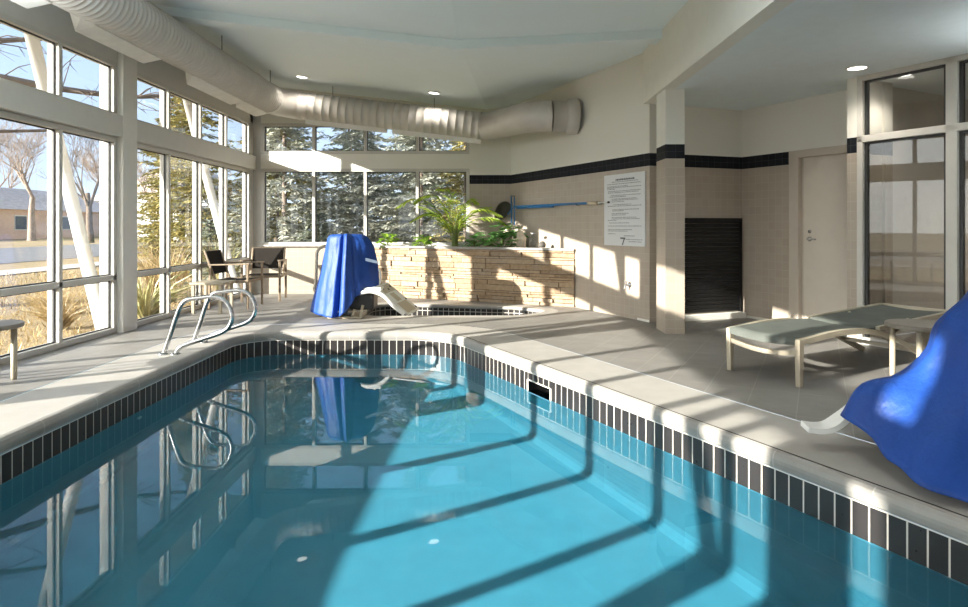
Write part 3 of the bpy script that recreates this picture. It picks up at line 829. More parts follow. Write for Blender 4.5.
for pts, ln in (
    ([B, W(447,225,10.75), W(430,204,10.65), W(412,199,10.5), W(396,208,10.4)], .30),
    ([B, W(450,220,10.75), W(438,198,10.7), W(424,196,10.6), W(414,203,10.5)], .26),
    ([B, W(452,220,10.7), W(452,200,10.6), W(446,190,10.5), W(436,189,10.4)], .24),
    ([B, W(457,225,10.75), W(464,207,10.8), W(470,200,10.8), W(478,203,10.75)], .26),
    ([B, W(459,228,10.75), W(472,212,10.7), W(487,209,10.6), W(502,216,10.5)], .28),
    ([B, W(460,230,10.75), W(480,218,10.6), W(498,219,10.5), W(510,228,10.4)], .24),
    ([B, W(450,232,10.7), W(438,216,10.6), W(424,214,10.5), W(410,222,10.45)], .24),
    ([B, W(455,228,10.6), W(458,212,10.45), W(455,202,10.3), W(449,200,10.2)], .22),
    ([B, W(457,230,10.8), W(470,216,10.9), W(480,208,10.95), W(492,207,11.)], .22),
    ([B, W(453,232,10.75), W(444,221,10.9), W(430,210,11.), W(418,206,11.05)], .22)):
    frond(palm, pts, ln, 30, .35)
mb = MB()
for k in range(6):
    a = k*1.05; mb.tube([(B.x+.05*math.cos(a),B.y+.04*math.sin(a),.79),(B.x+.03*math.cos(a),B.y+.03*math.sin(a),1.05)], [.018,.012], 7)
mb.build('cane', M['stem'], palm)
def bush(name, label, cat, cx, cy, z0, rx, rz, n, size, mat, group=None, seed=1, stems=True):
    rr = random.Random(seed); t = thing(name, label, cat, (cx,cy,z0), group)
    lf = MB(); st = MB()
    for k in range(n):
        a = rr.uniform(0,2*math.pi); e = rr.uniform(.05,1.)*math.pi/2; q = rr.uniform(.45,1.)
        p = Vector((cx+rx*q*math.cos(a)*math.cos(e), cy+rx*.7*q*math.sin(a)*math.cos(e), z0+.03+rz*q*math.sin(e)))
        d = Vector((math.cos(a), math.sin(a)-.5, rr.uniform(-.35,.5)))
        ln = size*rr.uniform(.7,1.25); dn = d.normalized(); sd = dn.cross(Vector((0,0,1))).normalized(); up = sd.cross(dn)
        # heart-shaped leaf, folded along its rib
        o = [(0,0,0),(.18,.36,.04),(.48,.42,.05),(.80,.24,.02),(1.,0,-.10),(.80,-.24,.02),(.48,-.42,.05),(.18,-.36,.04)]
        i = len(lf.v); lf.v += [tuple(p+dn*x*ln+sd*y*ln+up*z_*ln) for x, y, z_ in o]
        lf.f.append((i,i+1,i+2,i+3,i+4)); lf.f.append((i,i+4,i+5,i+6,i+7))
        if k % 4 == 0: st.tube([(cx+rr.uniform(-.03,.03),cy+rr.uniform(-.03,.03),z0),tuple(p)], .004, 4)
    lf.build('leaves', mat, t); st.build('stems', M['stem'], t)
    return t
q = W(503,240,10.55); bush('pothos_plant', 'bushy pale green broad-leaved plant right of the palm', 'plant', q.x, q.y, .80, .42, .42, 130, .16, M['pothos'], seed=3)
q = W(388,240,11.05); bush('leafy_plant', 'small lime green plant beside the blue covered lift', 'plant', q.x, q.y, .80, .16, .26, 46, .11, M['lime'], seed=5)
q = W(424,240,10.85); bush('leafy_plant', 'small lime green plant left of the palm base', 'plant', q.x, q.y, .80, .20, .22, 50, .11, M['lime'], seed=6)
q = W(474,240,10.7); bush('leafy_plant', 'dark green low plant under the palm fronds', 'plant', q.x, q.y, .80, .18, .26, 40, .12, M['pothos'], seed=7)
def rockmesh(name, label, c, s, seed):
    bm = bmesh.new(); bmesh.ops.create_icosphere(bm, subdivisions=3, radius=1.)
    rr = random.Random(seed); ph = [rr.uniform(0,6) for _ in range(6)]
    for v in bm.verts:
        k = 1+.18*math.sin(3*v.co.x+ph[0])*math.sin(4*v.co.z+ph[1])+.12*math.sin(6*v.co.y+ph[2])+.08*math.sin(9*v.co.z+ph[3])
        v.co = Vector((v.co.x*s[0]*k, v.co.y*s[1]*k, v.co.z*s[2]*k))
    me = bpy.data.meshes.new(name); bm.to_mesh(me); bm.free(); me.materials.append(M['rock'])
    for p in me.polygons: p.use_smooth = True
    o = bpy.data.objects.new(name, me); COL.objects.link(o); o.location = c; tag(o, label, 'stone'); return o
rockmesh('planter_stone', 'pale upright stone among the leaves, nearer the palm', (W(507,230,10.6).x,10.62,.99), (.075,.07,.20), 2)
rockmesh('planter_stone', 'pale upright stone at the right end of the planting, by the glass jar', (W(521,230,10.35).x,10.35,.96), (.085,.07,.18), 5)
jar = thing('glass_jar', 'clear glass jar on the planter beside the tiled wall', 'jar', (W(532,236,10.2).x,10.2,.86))
jx = W(533,236,10.2).x
mb = MB(); mb.lathe([(.05,.872),(.062,.90),(.062,1.04),(.045,1.07),(.05,1.085)], (jx,10.1,0), 20); mb.build('jar_body', M['glass'], jar, smooth=True)
mb = MB(); mb.lathe([(.051,1.085),(.051,1.10),(.0,1.10)], (jx,10.1,0), 20); mb.build('lid', M['dark_steel'], jar)
mb = MB(); mb.lathe([(.04,.872),(.055,.885),(.055,.93),(.03,.965),(.012,.97)], (W(542,240,9.95).x,9.92,0), 18); tag(mb.build('dark_bowl', M['net'], None, smooth=True, loc=(W(542,240,9.95).x,9.92,.872)), 'small dark round pot at the right end of the planter', 'pot')

# ------------------------------------------------------------------ right wall: sign, pole, hose bib
WU = (C2-C1).normalized(); WN = Vector((WU.y,-WU.x))
if WN.x > 0: WN = -WN
LW = (C2-C1).length
def RP(t, d): p = C1+WU*(t*LW)+WN*d; return (p.x, p.y)
sg = thing('rules_sign', 'large white pool rules sign with lines of black text', 'sign', (RP(.866,0)[0],RP(.866,0)[1],.94))
t0, t1, zb_, zt = .7515, .982, .945, 1.90
mb = MB(); mb.prism([RP(t0,.002),RP(t1,.002),RP(t1,.014),RP(t0,.014)], zb_, zt); mb.build('board', M['sign'], sg, bevel=.002)
def textline(mb, u0, u1, v, h, seed):
    rr = random.Random(seed); u = u0
    while u < u1-.004:
        w = min(rr.uniform(.012,.055), u1-u)     # one word: a run of tight letter strokes
        x = u
        while x < u+w-.002:
            lw = rr.uniform(.004,.0075); hh = h*rr.choice([.62,.66,1.,.9])
            a_, b_ = t0+x*(t1-t0), t0+min(x+lw*.8,u1)*(t1-t0)
            mb.prism([RP(a_,.0138),RP(b_,.0138),RP(b_,.0152),RP(a_,.0152)], zb_+v*(zt-zb_)-h/2, zb_+v*(zt-zb_)-h/2+hh)
            x += lw
        u += w+.008
mb = MB(); textline(mb, .30,.76,.925,.026,1); mb.build('heading_text', M['ink'], sg)
mb = MB()
for k, (v, u0, u1) in enumerate([(.895,.20,.84),(.865,.08,.90),(.832,.08,.60),(.815,.08,.92),(.795,.08,.28),(.765,.10,.90),(.745,.10,.86),(.705,.18,.90),(.685,.14,.56),(.655,.20,.80),(.638,.20,.84),(.618,.20,.52),(.575,.24,.70),(.555,.10,.92),(.505,.22,.86),(.488,.22,.50),(.45,.20,.62),(.43,.20,.55),(.395,.20,.80),(.375,.20,.88),(.355,.10,.32),(.318,.14,.64),(.275,.10,.92),(.225,.10,.70),(.205,.10,.60),(.165,.10,.30),(.14,.50,.76),(.09,.55,.94),(.06,.62,.92)]):
    textline(mb, u0, u1, v, .011, 20+k)
mb.build('body_text', M['grey_ink'], sg)
mb = MB()  # dark mark shaped like a seven, low on the board
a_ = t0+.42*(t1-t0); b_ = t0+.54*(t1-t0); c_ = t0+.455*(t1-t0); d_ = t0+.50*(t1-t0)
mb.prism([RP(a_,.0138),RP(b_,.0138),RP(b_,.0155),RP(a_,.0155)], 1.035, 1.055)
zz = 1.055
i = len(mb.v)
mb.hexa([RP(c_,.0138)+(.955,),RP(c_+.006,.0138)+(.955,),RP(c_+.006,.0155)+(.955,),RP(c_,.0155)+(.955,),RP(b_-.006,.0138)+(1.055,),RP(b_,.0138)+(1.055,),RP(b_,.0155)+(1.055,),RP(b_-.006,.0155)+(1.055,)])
mb.build('seven_shape', M['ink'], sg)
pole = thing('pool_pole', 'blue telescopic pool pole hung level on the tiled wall', 'pool pole', (RP(.4,.07)[0],RP(.4,.07)[1],1.53))
def RPz(t, d, z): p = RP(t, d); return (p[0], p[1], z)
mb = MB(); mb.tube([RPz(.07,.075,1.545),RPz(.68,.075,1.532)], .018, 12); mb.build('shaft', M['blue_pole'], pole, smooth=True)
mb = MB(); mb.tube([RPz(.10,.075,1.515),RPz(.42,.075,1.51)], .013, 10); mb.build('inner_shaft', M['blue_pole'], pole, smooth=True)
mb = MB(); mb.tube([RPz(.67,.075,1.532),RPz(.685,.075,1.53),RPz(.735,.075,1.529)], [.02,.028,.026], 12); mb.build('grip', M['tan_plastic'], pole, smooth=True)
mb = MB(); mb.tube([RPz(.735,.075,1.529),RPz(.80,.075,1.528)], .006, 8); mb.build('tip', M['white_plastic'], pole, smooth=True)
mb = MB(); mb.lathe([(.012,-.015),(.016,0),(.012,.015)], RPz(.80,.075,1.528), 10, tuple(WU)+(0,)); mb.build('end_knob', M['black'], pole)
for t in (.20,.60):
    mb = MB(); mb.tube(catmull([RPz(t,.0,1.545),RPz(t,.05,1.51),RPz(t,.08,1.505),RPz(t,.105,1.53)],5), .006, 8); mb.build('wall_hook', M['steel'], pole, smooth=True)
br = thing('skimmer_net', 'dark oval leaf net on the end of the blue pole', 'pool net', RPz(.0,.15,1.42))
cn = Vector(RPz(.0,.17,1.47)); 
rim = []
ux = Vector((.55,-.25,.80)).normalized(); uy = Vector((.75,.30,-.42)).normalized()
for k in range(28):
    a = 2*math.pi*k/28; rim.append(cn+ux*.19*math.cos(a)+uy*.12*math.sin(a)*(1+.25*math.cos(a)))
mb = MB(); mb.tube(rim, .009, 8, closed=True); mb.build('rim', M['net'], br, smooth=True)
mb = MB(); nn = ux.cross(uy)
for rgs in range(4):
    for k in range(28):
        def pt(ri, kk):
            s_ = 1-ri/4.; c_ = rim[kk%28]-cn; return tuple(cn+c_*s_+nn*(.05*(1-s_*s_)))
        if rgs < 3: mb.face([pt(rgs,k),pt(rgs,k+1),pt(rgs+1,k+1),pt(rgs+1,k)])
        else: mb.face([pt(3,k),pt(3,k+1),pt(4,k)])
mb.build('mesh_bag', M['net'], br)
mb = MB(); mb.tube([tuple(cn-ux*.0+uy*.12),RPz(.07,.075,1.545)], .010, 8); mb.build('net_handle', M['blue_pole'], br)
bs = thing('pool_brush', 'upright blue pool brush hanging under the pole in the wall corner', 'brush', RPz(.075,.10,1.3))
mb = MB(); mb.tube([RPz(.066,.12,1.74),RPz(.070,.12,1.25)], .012, 8); mb.tube([RPz(.098,.12,1.70),RPz(.100,.12,1.22)], .010, 8); mb.build('head_bar', M['blue_pole'], bs, smooth=True)
for za, zb2 in ((1.74,1.72),(1.25,1.24)):
    mb = MB(); mb.beam(RPz(.068,.12,za),RPz(.099,.12,zb2), .02, .028); mb.build('clip', M['dark_steel'], bs)
hb = thing('hose_bib', 'small dark metal hose tap low on the sunlit tiled wall', 'tap', RPz(.897,0,.44))
mb = MB(); c = Vector(RPz(.897,.0,.44)); wn = Vector((WN.x,WN.y,0))
mb.lathe([(.035,0),(.035,.006),(.014,.01),(.014,.05)], c, 16, tuple(wn)); mb.build('flange', M['dark_steel'], hb, smooth=True)
mb = MB(); mb.tube(catmull([c+wn*.04,c+wn*.07+Vector((0,0,-.005)),c+wn*.085+Vector((0,0,-.05))],5), .012, 10); mb.build('spout', M['dark_steel'], hb, smooth=True)
mb = MB(); mb.tube([c+wn*.055,c+wn*.06+Vector((0,0,.035))], .006, 8); mb.tube([c+wn*.06+Vector((WU.x*-.03,WU.y*-.03,.038)),c+wn*.06+Vector((WU.x*.03,WU.y*.03,.042))], .007, 8); mb.build('handle', M['dark_steel'], hb, smooth=True)

# ------------------------------------------------------------------ grab rails
def grab_rail(Y, label):
    t = thing('grab_rail', label, 'pool handrail', (-2.99,Y,0), 'stainless grab rails', world=False)
    prof = [(-3.05,-.01),(-2.985,.17),(-2.90,.42),(-2.835,.505),(-2.72,.53),(-2.562,.54),(-2.455,.49),(-2.402,.37),(-2.425,.27),(-2.50,.205),(-2.675,.145),(-2.82,.095),(-2.90,.055),(-2.935,-.01)]
    mb = MB(); mb.tube(catmull([(x+2.99,0,z) for x, z in prof],7), .021, 14); mb.build('rail_tube', M['steel'], t, smooth=True)
    for x in (-3.053,-2.935):
        mb = MB(); mb.lathe([(.045,0.),(.044,.006),(.026,.016),(.021,.018)], (x+2.99,0,0.001), 20); mb.build('escutcheon', M['steel'], t, smooth=True)
    return t
g1 = grab_rail(5.95, 'stainless loop grab rail, the one of the pair farther from the armchairs')
copy_tree(g1, (-2.99,6.55,0), label='stainless loop grab rail, the one of the pair nearer the armchairs')

# ------------------------------------------------------------------ armchairs
def armchair(loc, rot, label):
    t = thing('armchair', label, 'chair', loc, 'sling armchairs by the far left window', world=False, rot=rot)
    w, d = .29, .27
    for sx in (-1,1):
        for sy in (-1,1):
            mb = MB(); x = sx*w
            if sy < 0: mb.beam((x,-d,0),(x,-d,.645), .035, .028, (0,1,0))
            else: mb.beam((x,d+.02,0),(x,d,.645), .035, .028, (0,1,0))
            mb.build('leg', M['wood_trim'], t, bevel=.004)
        mb = MB(); mb.beam((sx*w,-d-.03,.655),(sx*w,d+.03,.64), .05, .022); mb.build('armrest', M['wood_trim'], t, bevel=.006)
    mb = MB()
    for y in (-d+.02,d-.04): mb.beam((-w,y,.40),(w,y,.40), .03, .04)
    for sx in (-1,1): mb.beam((sx*w,-d,.40),(sx*w,d,.39), .03, .04); mb.beam((sx*(w-.03),d-.06,.40),(sx*(w-.03),d+.10,.84), .028, .028, (0,1,0))
    mb.beam((-w+.03,d+.10,.835),(w-.03,d+.10,.835), .02, .02)
    mb.build('frame', M['wood_trim'], t, bevel=.004)
    mb = MB(); ns = 8
    for k in range(ns):
        y0, y1 = -d+.01+k*(2*d-.06)/ns, -d+.01+(k+1)*(2*d-.06)/ns
        f = lambda y: .425-.022*math.sin(math.pi*(y+d)/(2*d))
        mb.hexa([(-w+.03,y0,f(y0)-.006),(w-.03,y0,f(y0)-.006),(w-.03,y1,f(y1)-.006),(-w+.03,y1,f(y1)-.006),(-w+.03,y0,f(y0)),(w-.03,y0,f(y0)),(w-.03,y1,f(y1)),(-w+.03,y1,f(y1))])
    mb.build('seat', M['sling_dark'], t)
    mb = MB()
    for k in range(6):
        z0, z1 = .50+k*.057, .50+(k+1)*.057
        g = lambda z: d-.035+(z-.40)*.30
        mb.hexa([(-w+.025,g(z0)-.006,z0),(w-.025,g(z0)-.006,z0),(w-.025,g(z0)+.004,z0),(-w+.025,g(z0)+.004,z0),(-w+.025,g(z1)-.006,z1),(w-.025,g(z1)-.006,z1),(w-.025,g(z1)+.004,z1),(-w+.025,g(z1)+.004,z1)])
    mb.build('backrest', M['sling_dark'], t)
    return t
ch = armchair((-3.76,9.50,0), R(90), 'dark sling armchair side-on with its back to the left windows')
copy_tree(ch, (-3.66,10.38,0), R(8), 'dark sling armchair facing the pool in the far left corner')
st = thing('side_table', 'small square champagne side table beside the side-on armchair', 'side table', (-3.86,8.93,0))
mb = MB(); mb.box((-4.09,8.68,.395),(-3.63,9.14,.43)); mb.build('table_top', M['frame_tan'], st, bevel=.008)
for x in (-4.05,-3.68):
    for y in (8.715,9.10):
        mb = MB(); mb.box((x-.02,y-.02,0),(x+.02,y+.02,.395)); mb.build('leg', M['frame_tan'], st, bevel=.004)

# ------------------------------------------------------------------ round side tables
def round_table(loc, rot, label, n=4):
    t = thing('round_table', label, 'side table', loc, 'round side tables', world=False, rot=rot)
    mb = MB(); mb.lathe([(.20,.405),(.245,.408),(.255,.415),(.255,.438),(.25,.443),(.0,.443)], (0,0,0), 44); mb.build('table_top', M['table_top'], t)
    for k in range(n):
        a = R(45)+k*2*math.pi/n; x, y = .20*math.cos(a), .20*math.sin(a)
        mb = MB(); mb.lathe([(.019,0),(.022,.02),(.022,.41)], (x,y,0), 14); mb.build('leg', M['frame_tan'], t, smooth=True)
    return t
rt = round_table((-3.91,4.92,0), R(-30), 'round side table by the left windows, cut by the edge of the view')
copy_tree(rt, (3.40,4.96,0), R(5), 'round side table between the sun lounger and the near blue cover')

# ------------------------------------------------------------------ sun lounger
LO = Vector((2.0,5.31)); LV = Vector((.318,-.60)).normalized(); LU = Vector((.883,.468)).normalized()
ln_ = thing('sun_lounger', 'low sling sun lounger with tan curved frame in the alcove', 'sun lounger', (2.9,5.5,0))
LWD = .68
def LPt(s, w, z): p = LO+LU*s+LV*w; return (p.x, p.y, z)
def railz(s): 
    pts = [(0,.345),(.12,.35),(.30,.365),(.5,.375),(.75,.365),(.9,.345),(1.15,.28),(1.34,.215),(1.6,.12),(1.80,.03),(1.85,0.)]
    for (a,za),(b,zb) in zip(pts[:-1],pts[1:]):
        if a <= s <= b: return za+(zb-za)*(s-a)/(b-a)
    return 0
for w in (.02,LWD-.02):
    mb = MB(); prev = None
    pts = catmull([LPt(s, w, z) for s, z in ((-.0,.335),(.15,.345),(.45,.368),(.75,.362),(1.0,.325),(1.34,.215),(1.6,.11),(1.84,.012))], 6)
    for a, b in zip(pts[:-1], pts[1:]): mb.beam(a, b+(b-a)*.05, .04, .042)
    mb.build('side_rail', M['frame_tan'], ln_, weld=False)
    mb = MB(); q = LPt(.02, w, 0)
    mb.hexa([LPt(0.0,w-.02,0),LPt(.035,w-.02,0),LPt(.035,w+.02,0),LPt(0.0,w+.02,0),LPt(-.01,w-.022,.352),LPt(.05,w-.022,.352),LPt(.05,w+.022,.352),LPt(-.01,w+.022,.352)]); mb.build('leg', M['frame_tan'], ln_, bevel=.005)
for zc, hh in ((.345,.03),(.255,.035)):
    mb = MB(); pts = [LPt(.02-.0*k, .02+(LWD-.04)*k/10, zc-.035*math.sin(math.pi*k/10)) for k in range(11)]
    for a, b in zip(pts[:-1], pts[1:]): mb.beam(a, Vector(b)+(Vector(b)-Vector(a))*.04, .03, hh)
    mb.build('cross_bar', M['frame_tan'], ln_)
for s in (.95,1.55):
    mb = MB(); mb.beam(LPt(s,.02,railz(s)),LPt(s,LWD-.02,railz(s)), .03, .03); mb.build('cross_bar', M['frame_tan'], ln_)
def slingsheet(f, s0, s1, n, w0, w1, mat, name, parent):
    mb = MB(); nw = 6
    for k in range(n):
        for j in range(nw):
            sa, sb = s0+(s1-s0)*k/n, s0+(s1-s0)*(k+1)/n; wa, wb = w0+(w1-w0)*j/nw, w0+(w1-w0)*(j+1)/nw
            sag = lambda w: -.018*math.sin(math.pi*(w-w0)/(w1-w0))
            top = [LPt(sa,wa,f(sa)+sag(wa)),LPt(sa,wb,f(sa)+sag(wb)),LPt(sb,wb,f(sb)+sag(wb)),LPt(sb,wa,f(sb)+sag(wa))]
            mb.face(top); mb.face([(p[0],p[1],p[2]-.008) for p in top][::-1])
            if k == 0: mb.face([top[0],top[1],(top[1][0],top[1][1],top[1][2]-.05),(top[0][0],top[0][1],top[0][2]-.05)][::-1])
    return mb.build(name, mat, parent, smooth=True, weld=True)
slingsheet(lambda s: .362+.018*math.sin(math.pi*min(s,1.1)/1.1), -.01, 1.10, 10, .035, LWD-.035, M['sling'], 'seat_sling', ln_)
slingsheet(lambda s: .372+(s-1.0)*.05, 1.02, 2.14, 8, .03, LWD-.03, M['sling'], 'backrest_sling', ln_)
mb = MB()
for w in (.02,LWD-.02): mb.beam(LPt(1.0,w,.365),LPt(2.15,w,.425), .035, .03)
mb.beam(LPt(2.15,.02,.425),LPt(2.15,LWD-.02,.425), .03, .03); mb.build('backrest_frame', M['frame_tan'], ln_)
for w in (.08,LWD-.08):
    mb = MB(); mb.beam(LPt(1.55,w,.395),LPt(1.25,w,.235), .022, .022); mb.build('prop_strut', M['frame_tan'], ln_)

# ------------------------------------------------------------------ covered pool lifts
def cover_mesh(c, keys, folds, smooth_keys=True, nth=180):
    # keys: {angle deg: [(r, z) ...]} profiles from the top out to the hem
    ang = sorted(keys); K = len(next(iter(keys.values())))
    def prof(th):
        th %= 360
        for i in range(len(ang)):
            a = ang[i]; b = ang[(i+1)%len(ang)]; bb = b if b > a else b+360
            t_ = th if th >= a else th+360
            if a <= t_ <= bb:
                u = (t_-a)/(bb-a); u = u*u*(3-2*u) if smooth_keys else u; return [((1-u)*p[0]+u*q[0], (1-u)*p[1]+u*q[1]) for p, q in zip(keys[a], keys[b])]
    mb = MB(); rows = []
    for i in range(nth):
        th = 360*i/nth; pr = catmull([(r, 0, z) for r, z in prof(th)], 5); a = R(th); col = []
        for k, p in enumerate(pr):
            t_ = k/(len(pr)-1); r = max(0, p.x); r += folds(th, t_)*(min(1, r*4))
            col.append((c[0]+r*math.cos(a), c[1]+r*math.sin(a), max(.012, p.z)))
        rows.append(col)
    m = len(rows[0])
    for col in rows: mb.v += col
    for i in range(nth):
        for k in range(m-1):
            j = (i+1) % nth; mb.f.append((i*m+k, i*m+k+1, j*m+k+1, j*m+k))
    return mb
# near lift
nc = (2.82,3.15)
base_p = [(0,1.14),(.14,1.13),(.25,1.05)]
K1 = {
 0:   base_p+[(.31,.84),(.34,.66),(.37,.48),(.40,.32),(.43,.17),(.48,.03)],
 60:  base_p+[(.31,.84),(.34,.66),(.37,.48),(.41,.32),(.45,.17),(.50,.03)],
 110: base_p+[(.33,.84),(.40,.66),(.44,.50),(.48,.36),(.54,.22),(.62,.06)],
 150: base_p+[(.36,.85),(.48,.68),(.53,.54),(.60,.43),(.73,.34),(.83,.20)],
 170: base_p+[(.36,.86),(.50,.70),(.55,.55),(.66,.44),(.86,.378),(.97,.21)],
 190: base_p+[(.36,.85),(.50,.68),(.55,.52),(.65,.40),(.80,.27),(.95,.09)],
 215: base_p+[(.36,.83),(.49,.64),(.55,.47),(.63,.33),(.75,.18),(.92,.035)],
 245: base_p+[(.34,.80),(.42,.60),(.48,.42),(.55,.27),(.63,.14),(.74,.02)],
 300: base_p+[(.32,.82),(.36,.62),(.40,.45),(.44,.30),(.49,.16),(.55,.02)]}
def f1(th, t):
    a = R(th); return t*t*(.024*math.sin(7*a+1.0)+.020*math.sin(13*a+.4)+.014*math.sin(23*a+2.))+.014*t*math.sin(4*a+6*t)+.006*math.sin(9*t*3.1+5*a)
lift = thing('pool_lift', 'pool lift under a royal blue cover at the right pool edge', 'pool lift', (nc[0],nc[1],0))
mb = cover_mesh(nc, K1, f1); cv = mb.build('cover', M['cover'], lift, smooth=True)
md = cv.modifiers.new('thickness', 'SOLIDIFY'); md.thickness = .006
mb = MB(); mb.box((nc[0]-.2,nc[1]-.2,0),(nc[0]+.2,nc[1]+.2,.06)); mb.build('base_plate', M['white_plastic'], lift, bevel=.01)
mb = MB(); mb.tube([(nc[0],nc[1],.05),(nc[0],nc[1],1.08)], .06, 16); mb.build('mast', M['white_plastic'], lift, smooth=True)
mb = MB(); mb.box((nc[0]-.62,nc[1]-.18,.30),(nc[0]-.12,nc[1]+.24,.36)); mb.build('seat', M['white_plastic'], lift, bevel=.02)
mb = MB()
fpts = [(2.02,3.42,.26),(1.93,3.44,.17),(1.86,3.45,.115),(1.80,3.46,.10),(1.735,3.47,.105)]
pth = catmull(fpts, 5)
for a, b in zip(pth[:-1], pth[1:]): mb.beam(a, b+(b-a)*.1, .13, .028)
mb.build('footrest', M['white_plastic'], lift)
# far lift
fc = (-1.87,8.50)
def prof_lin(rt, zt, rh, zh, bulge):
    out = [(0,zt+.01),(rt*.6,zt+.008),(rt,zt-.02)]
    for k in range(1,7):
        t = k/6; out.append((rt+(rh-rt)*(t**bulge), zt-.02+(zh-zt+.02)*t))
    return out
K2 = {
 0:   prof_lin(.24,1.09,.42,.36,.35),
 40:  prof_lin(.19,1.09,.36,.30,.4),
 90:  prof_lin(.16,1.09,.34,.10,.7),
 140: prof_lin(.18,1.09,.40,.06,.9),
 183: prof_lin(.26,1.09,.50,.08,1.),
 205: prof_lin(.24,1.09,.43,.05,1.),
 230: prof_lin(.20,1.09,.38,.03,1.),
 258: prof_lin(.17,1.09,.37,.02,1.),
 276: prof_lin(.20,1.10,.42,.10,.7),
 298: prof_lin(.15,1.09,.31,.28,.75),
 325: prof_lin(.17,1.09,.32,.36,.5)}
def f2(th, t):
    a = R(th); return t*(.006*math.sin(6*a+.6)+.006*math.sin(17*a+2.))-.15*t*math.exp(-((th-256)/5.)**2)+.02*t*math.exp(-((th-268)/7.)**2)+.006*math.sin(12*t+3*a)+.014*t*t*math.sin(a*19)*math.exp(-((th-300)/30.)**2)
l2 = thing('pool_lift', 'pool lift under a royal blue cover beside the hot tub', 'pool lift', (fc[0],fc[1],0))
cv = cover_mesh(fc, K2, f2, False).build('cover', M['cover'], l2, smooth=True); md = cv.modifiers.new('thickness', 'SOLIDIFY'); md.thickness = .006
mb = MB(); p = Vector((fc[0]+.27,fc[1]-.20,.78))
mb.hexa([(p.x,p.y-.02,p.z-.03),(p.x+.15,p.y+.05,p.z-.07),(p.x+.15,p.y+.06,p.z-.07),(p.x,p.y-.01,p.z-.03),(p.x,p.y-.02,p.z+.01),(p.x+.15,p.y+.05,p.z-.035),(p.x+.15,p.y+.06,p.z-.035),(p.x,p.y-.01,p.z+.01)])
mb.build('cover_patch', M['cover_seam'], l2)
mb = MB()
mb.box((fc[0]-.22,fc[1]-.26,0),(fc[0]+.22,fc[1]+.18,.03))
mb.build('base_plate', M['tan_plastic'], l2, bevel=.008)
for k, (dx, dy) in enumerate(((-.17,-.24),(-.05,-.26),(.10,-.25),(.2,-.2))):
    mb = MB(); mb.tube([(fc[0]+dx,fc[1]+dy,.03),(fc[0]+dx+.03,fc[1]+dy+.02,.12+.05*(k%2))], .02, 8); mb.tube([(fc[0]+dx-.05,fc[1]+dy,.09),(fc[0]+dx+.08,fc[1]+dy+.01,.10)], .012, 6); mb.build('anchor_bolt', M['tan_plastic'], l2, smooth=True)
mb = MB(); mb.tube([(fc[0],fc[1],.03),(fc[0],fc[1],1.04)], .06, 16); mb.build('mast', M['white_plastic'], l2, smooth=True)
mb = MB(); mb.tube(catmull([W(330,246,8.55),W(323,246.5,8.55),W(317.5,251,8.55),W(316.5,262,8.55),W(316,280,8.55),W(315,291,8.55),W(330,296,8.5)],7), .022, 12); mb.build('handrail', M['tan_plastic'], l2, smooth=True)
mb = MB(); mb.tube(catmull([W(366,266,8.5),W(373,265.5,8.5),W(379,270,8.5),W(380.5,278,8.5),W(378,286,8.5),W(372,289,8.5)],6), .014, 10); mb.build('armrest', M['white_plastic'], l2, smooth=True)
mb = MB(); mb.box((W(352,292,8.5).x,8.32,.10),(W(376,292,8.5).x,8.66,.335)); mb.build('seat_base', M['black'], l2, bevel=.03)
mb = MB(); c0 = W(356,292,8.5); mb.box((c0.x,8.30,.34),(W(384,290,8.5).x,8.74,.40)); mb.build('seat', M['white_plastic'], l2, bevel=.02)
# footrest: sloping white panel with tan openings
fa = Vector((W(380,287,8.75).x,8.30,.415)); fb = Vector((W(412,313,8.75).x,8.36,.035)); dv = Vector((.10,.46,.02))
nrm = (fb-fa).cross(dv).normalized()
if nrm.z < 0: nrm = -nrm
def FP(u, v, h=0.): return tuple(fa+(fb-fa)*u+dv*v+nrm*h)
def panel(mb, u0, u1, v0, v1, h0, h1):
    mb.hexa([FP(u0,v0,h0),FP(u1,v0,h0),FP(u1,v1,h0),FP(u0,v1,h0),FP(u0,v0,h1),FP(u1,v0,h1),FP(u1,v1,h1),FP(u0,v1,h1)])
fo = MB(); panel(fo,0,1,0,1,-.025,0); 
fo = fo.build('footrest', M['white_plastic'], l2, bevel=.008)
mb = MB(); panel(mb,.32,.58,.30,.62,.0,.004); panel(mb,.62,.95,.12,.80,.0,.004); panel(mb,.05,.28,.12,.9,.0,.003); mb.build('grip_pad', M['tan_plastic'], fo)
for u, v in ((.14,.28),(.2,.55),(.14,.82),(.6,.9),(.9,.92)):
    mb = MB(); mb.lathe([(.018,0),(.018,.007)], FP(u,v,.002), 12, tuple(nrm)); mb.build('bolt_cap', M['black'], fo)
mb = MB(); mb.tube(catmull([W(360,293,8.28),W(372,291.5,8.28),W(384,296,8.28),W(394,306,8.3),W(404,314,8.32)],6), .028, 10); mb.build('side_arm', M['white_plastic'], l2, smooth=True)

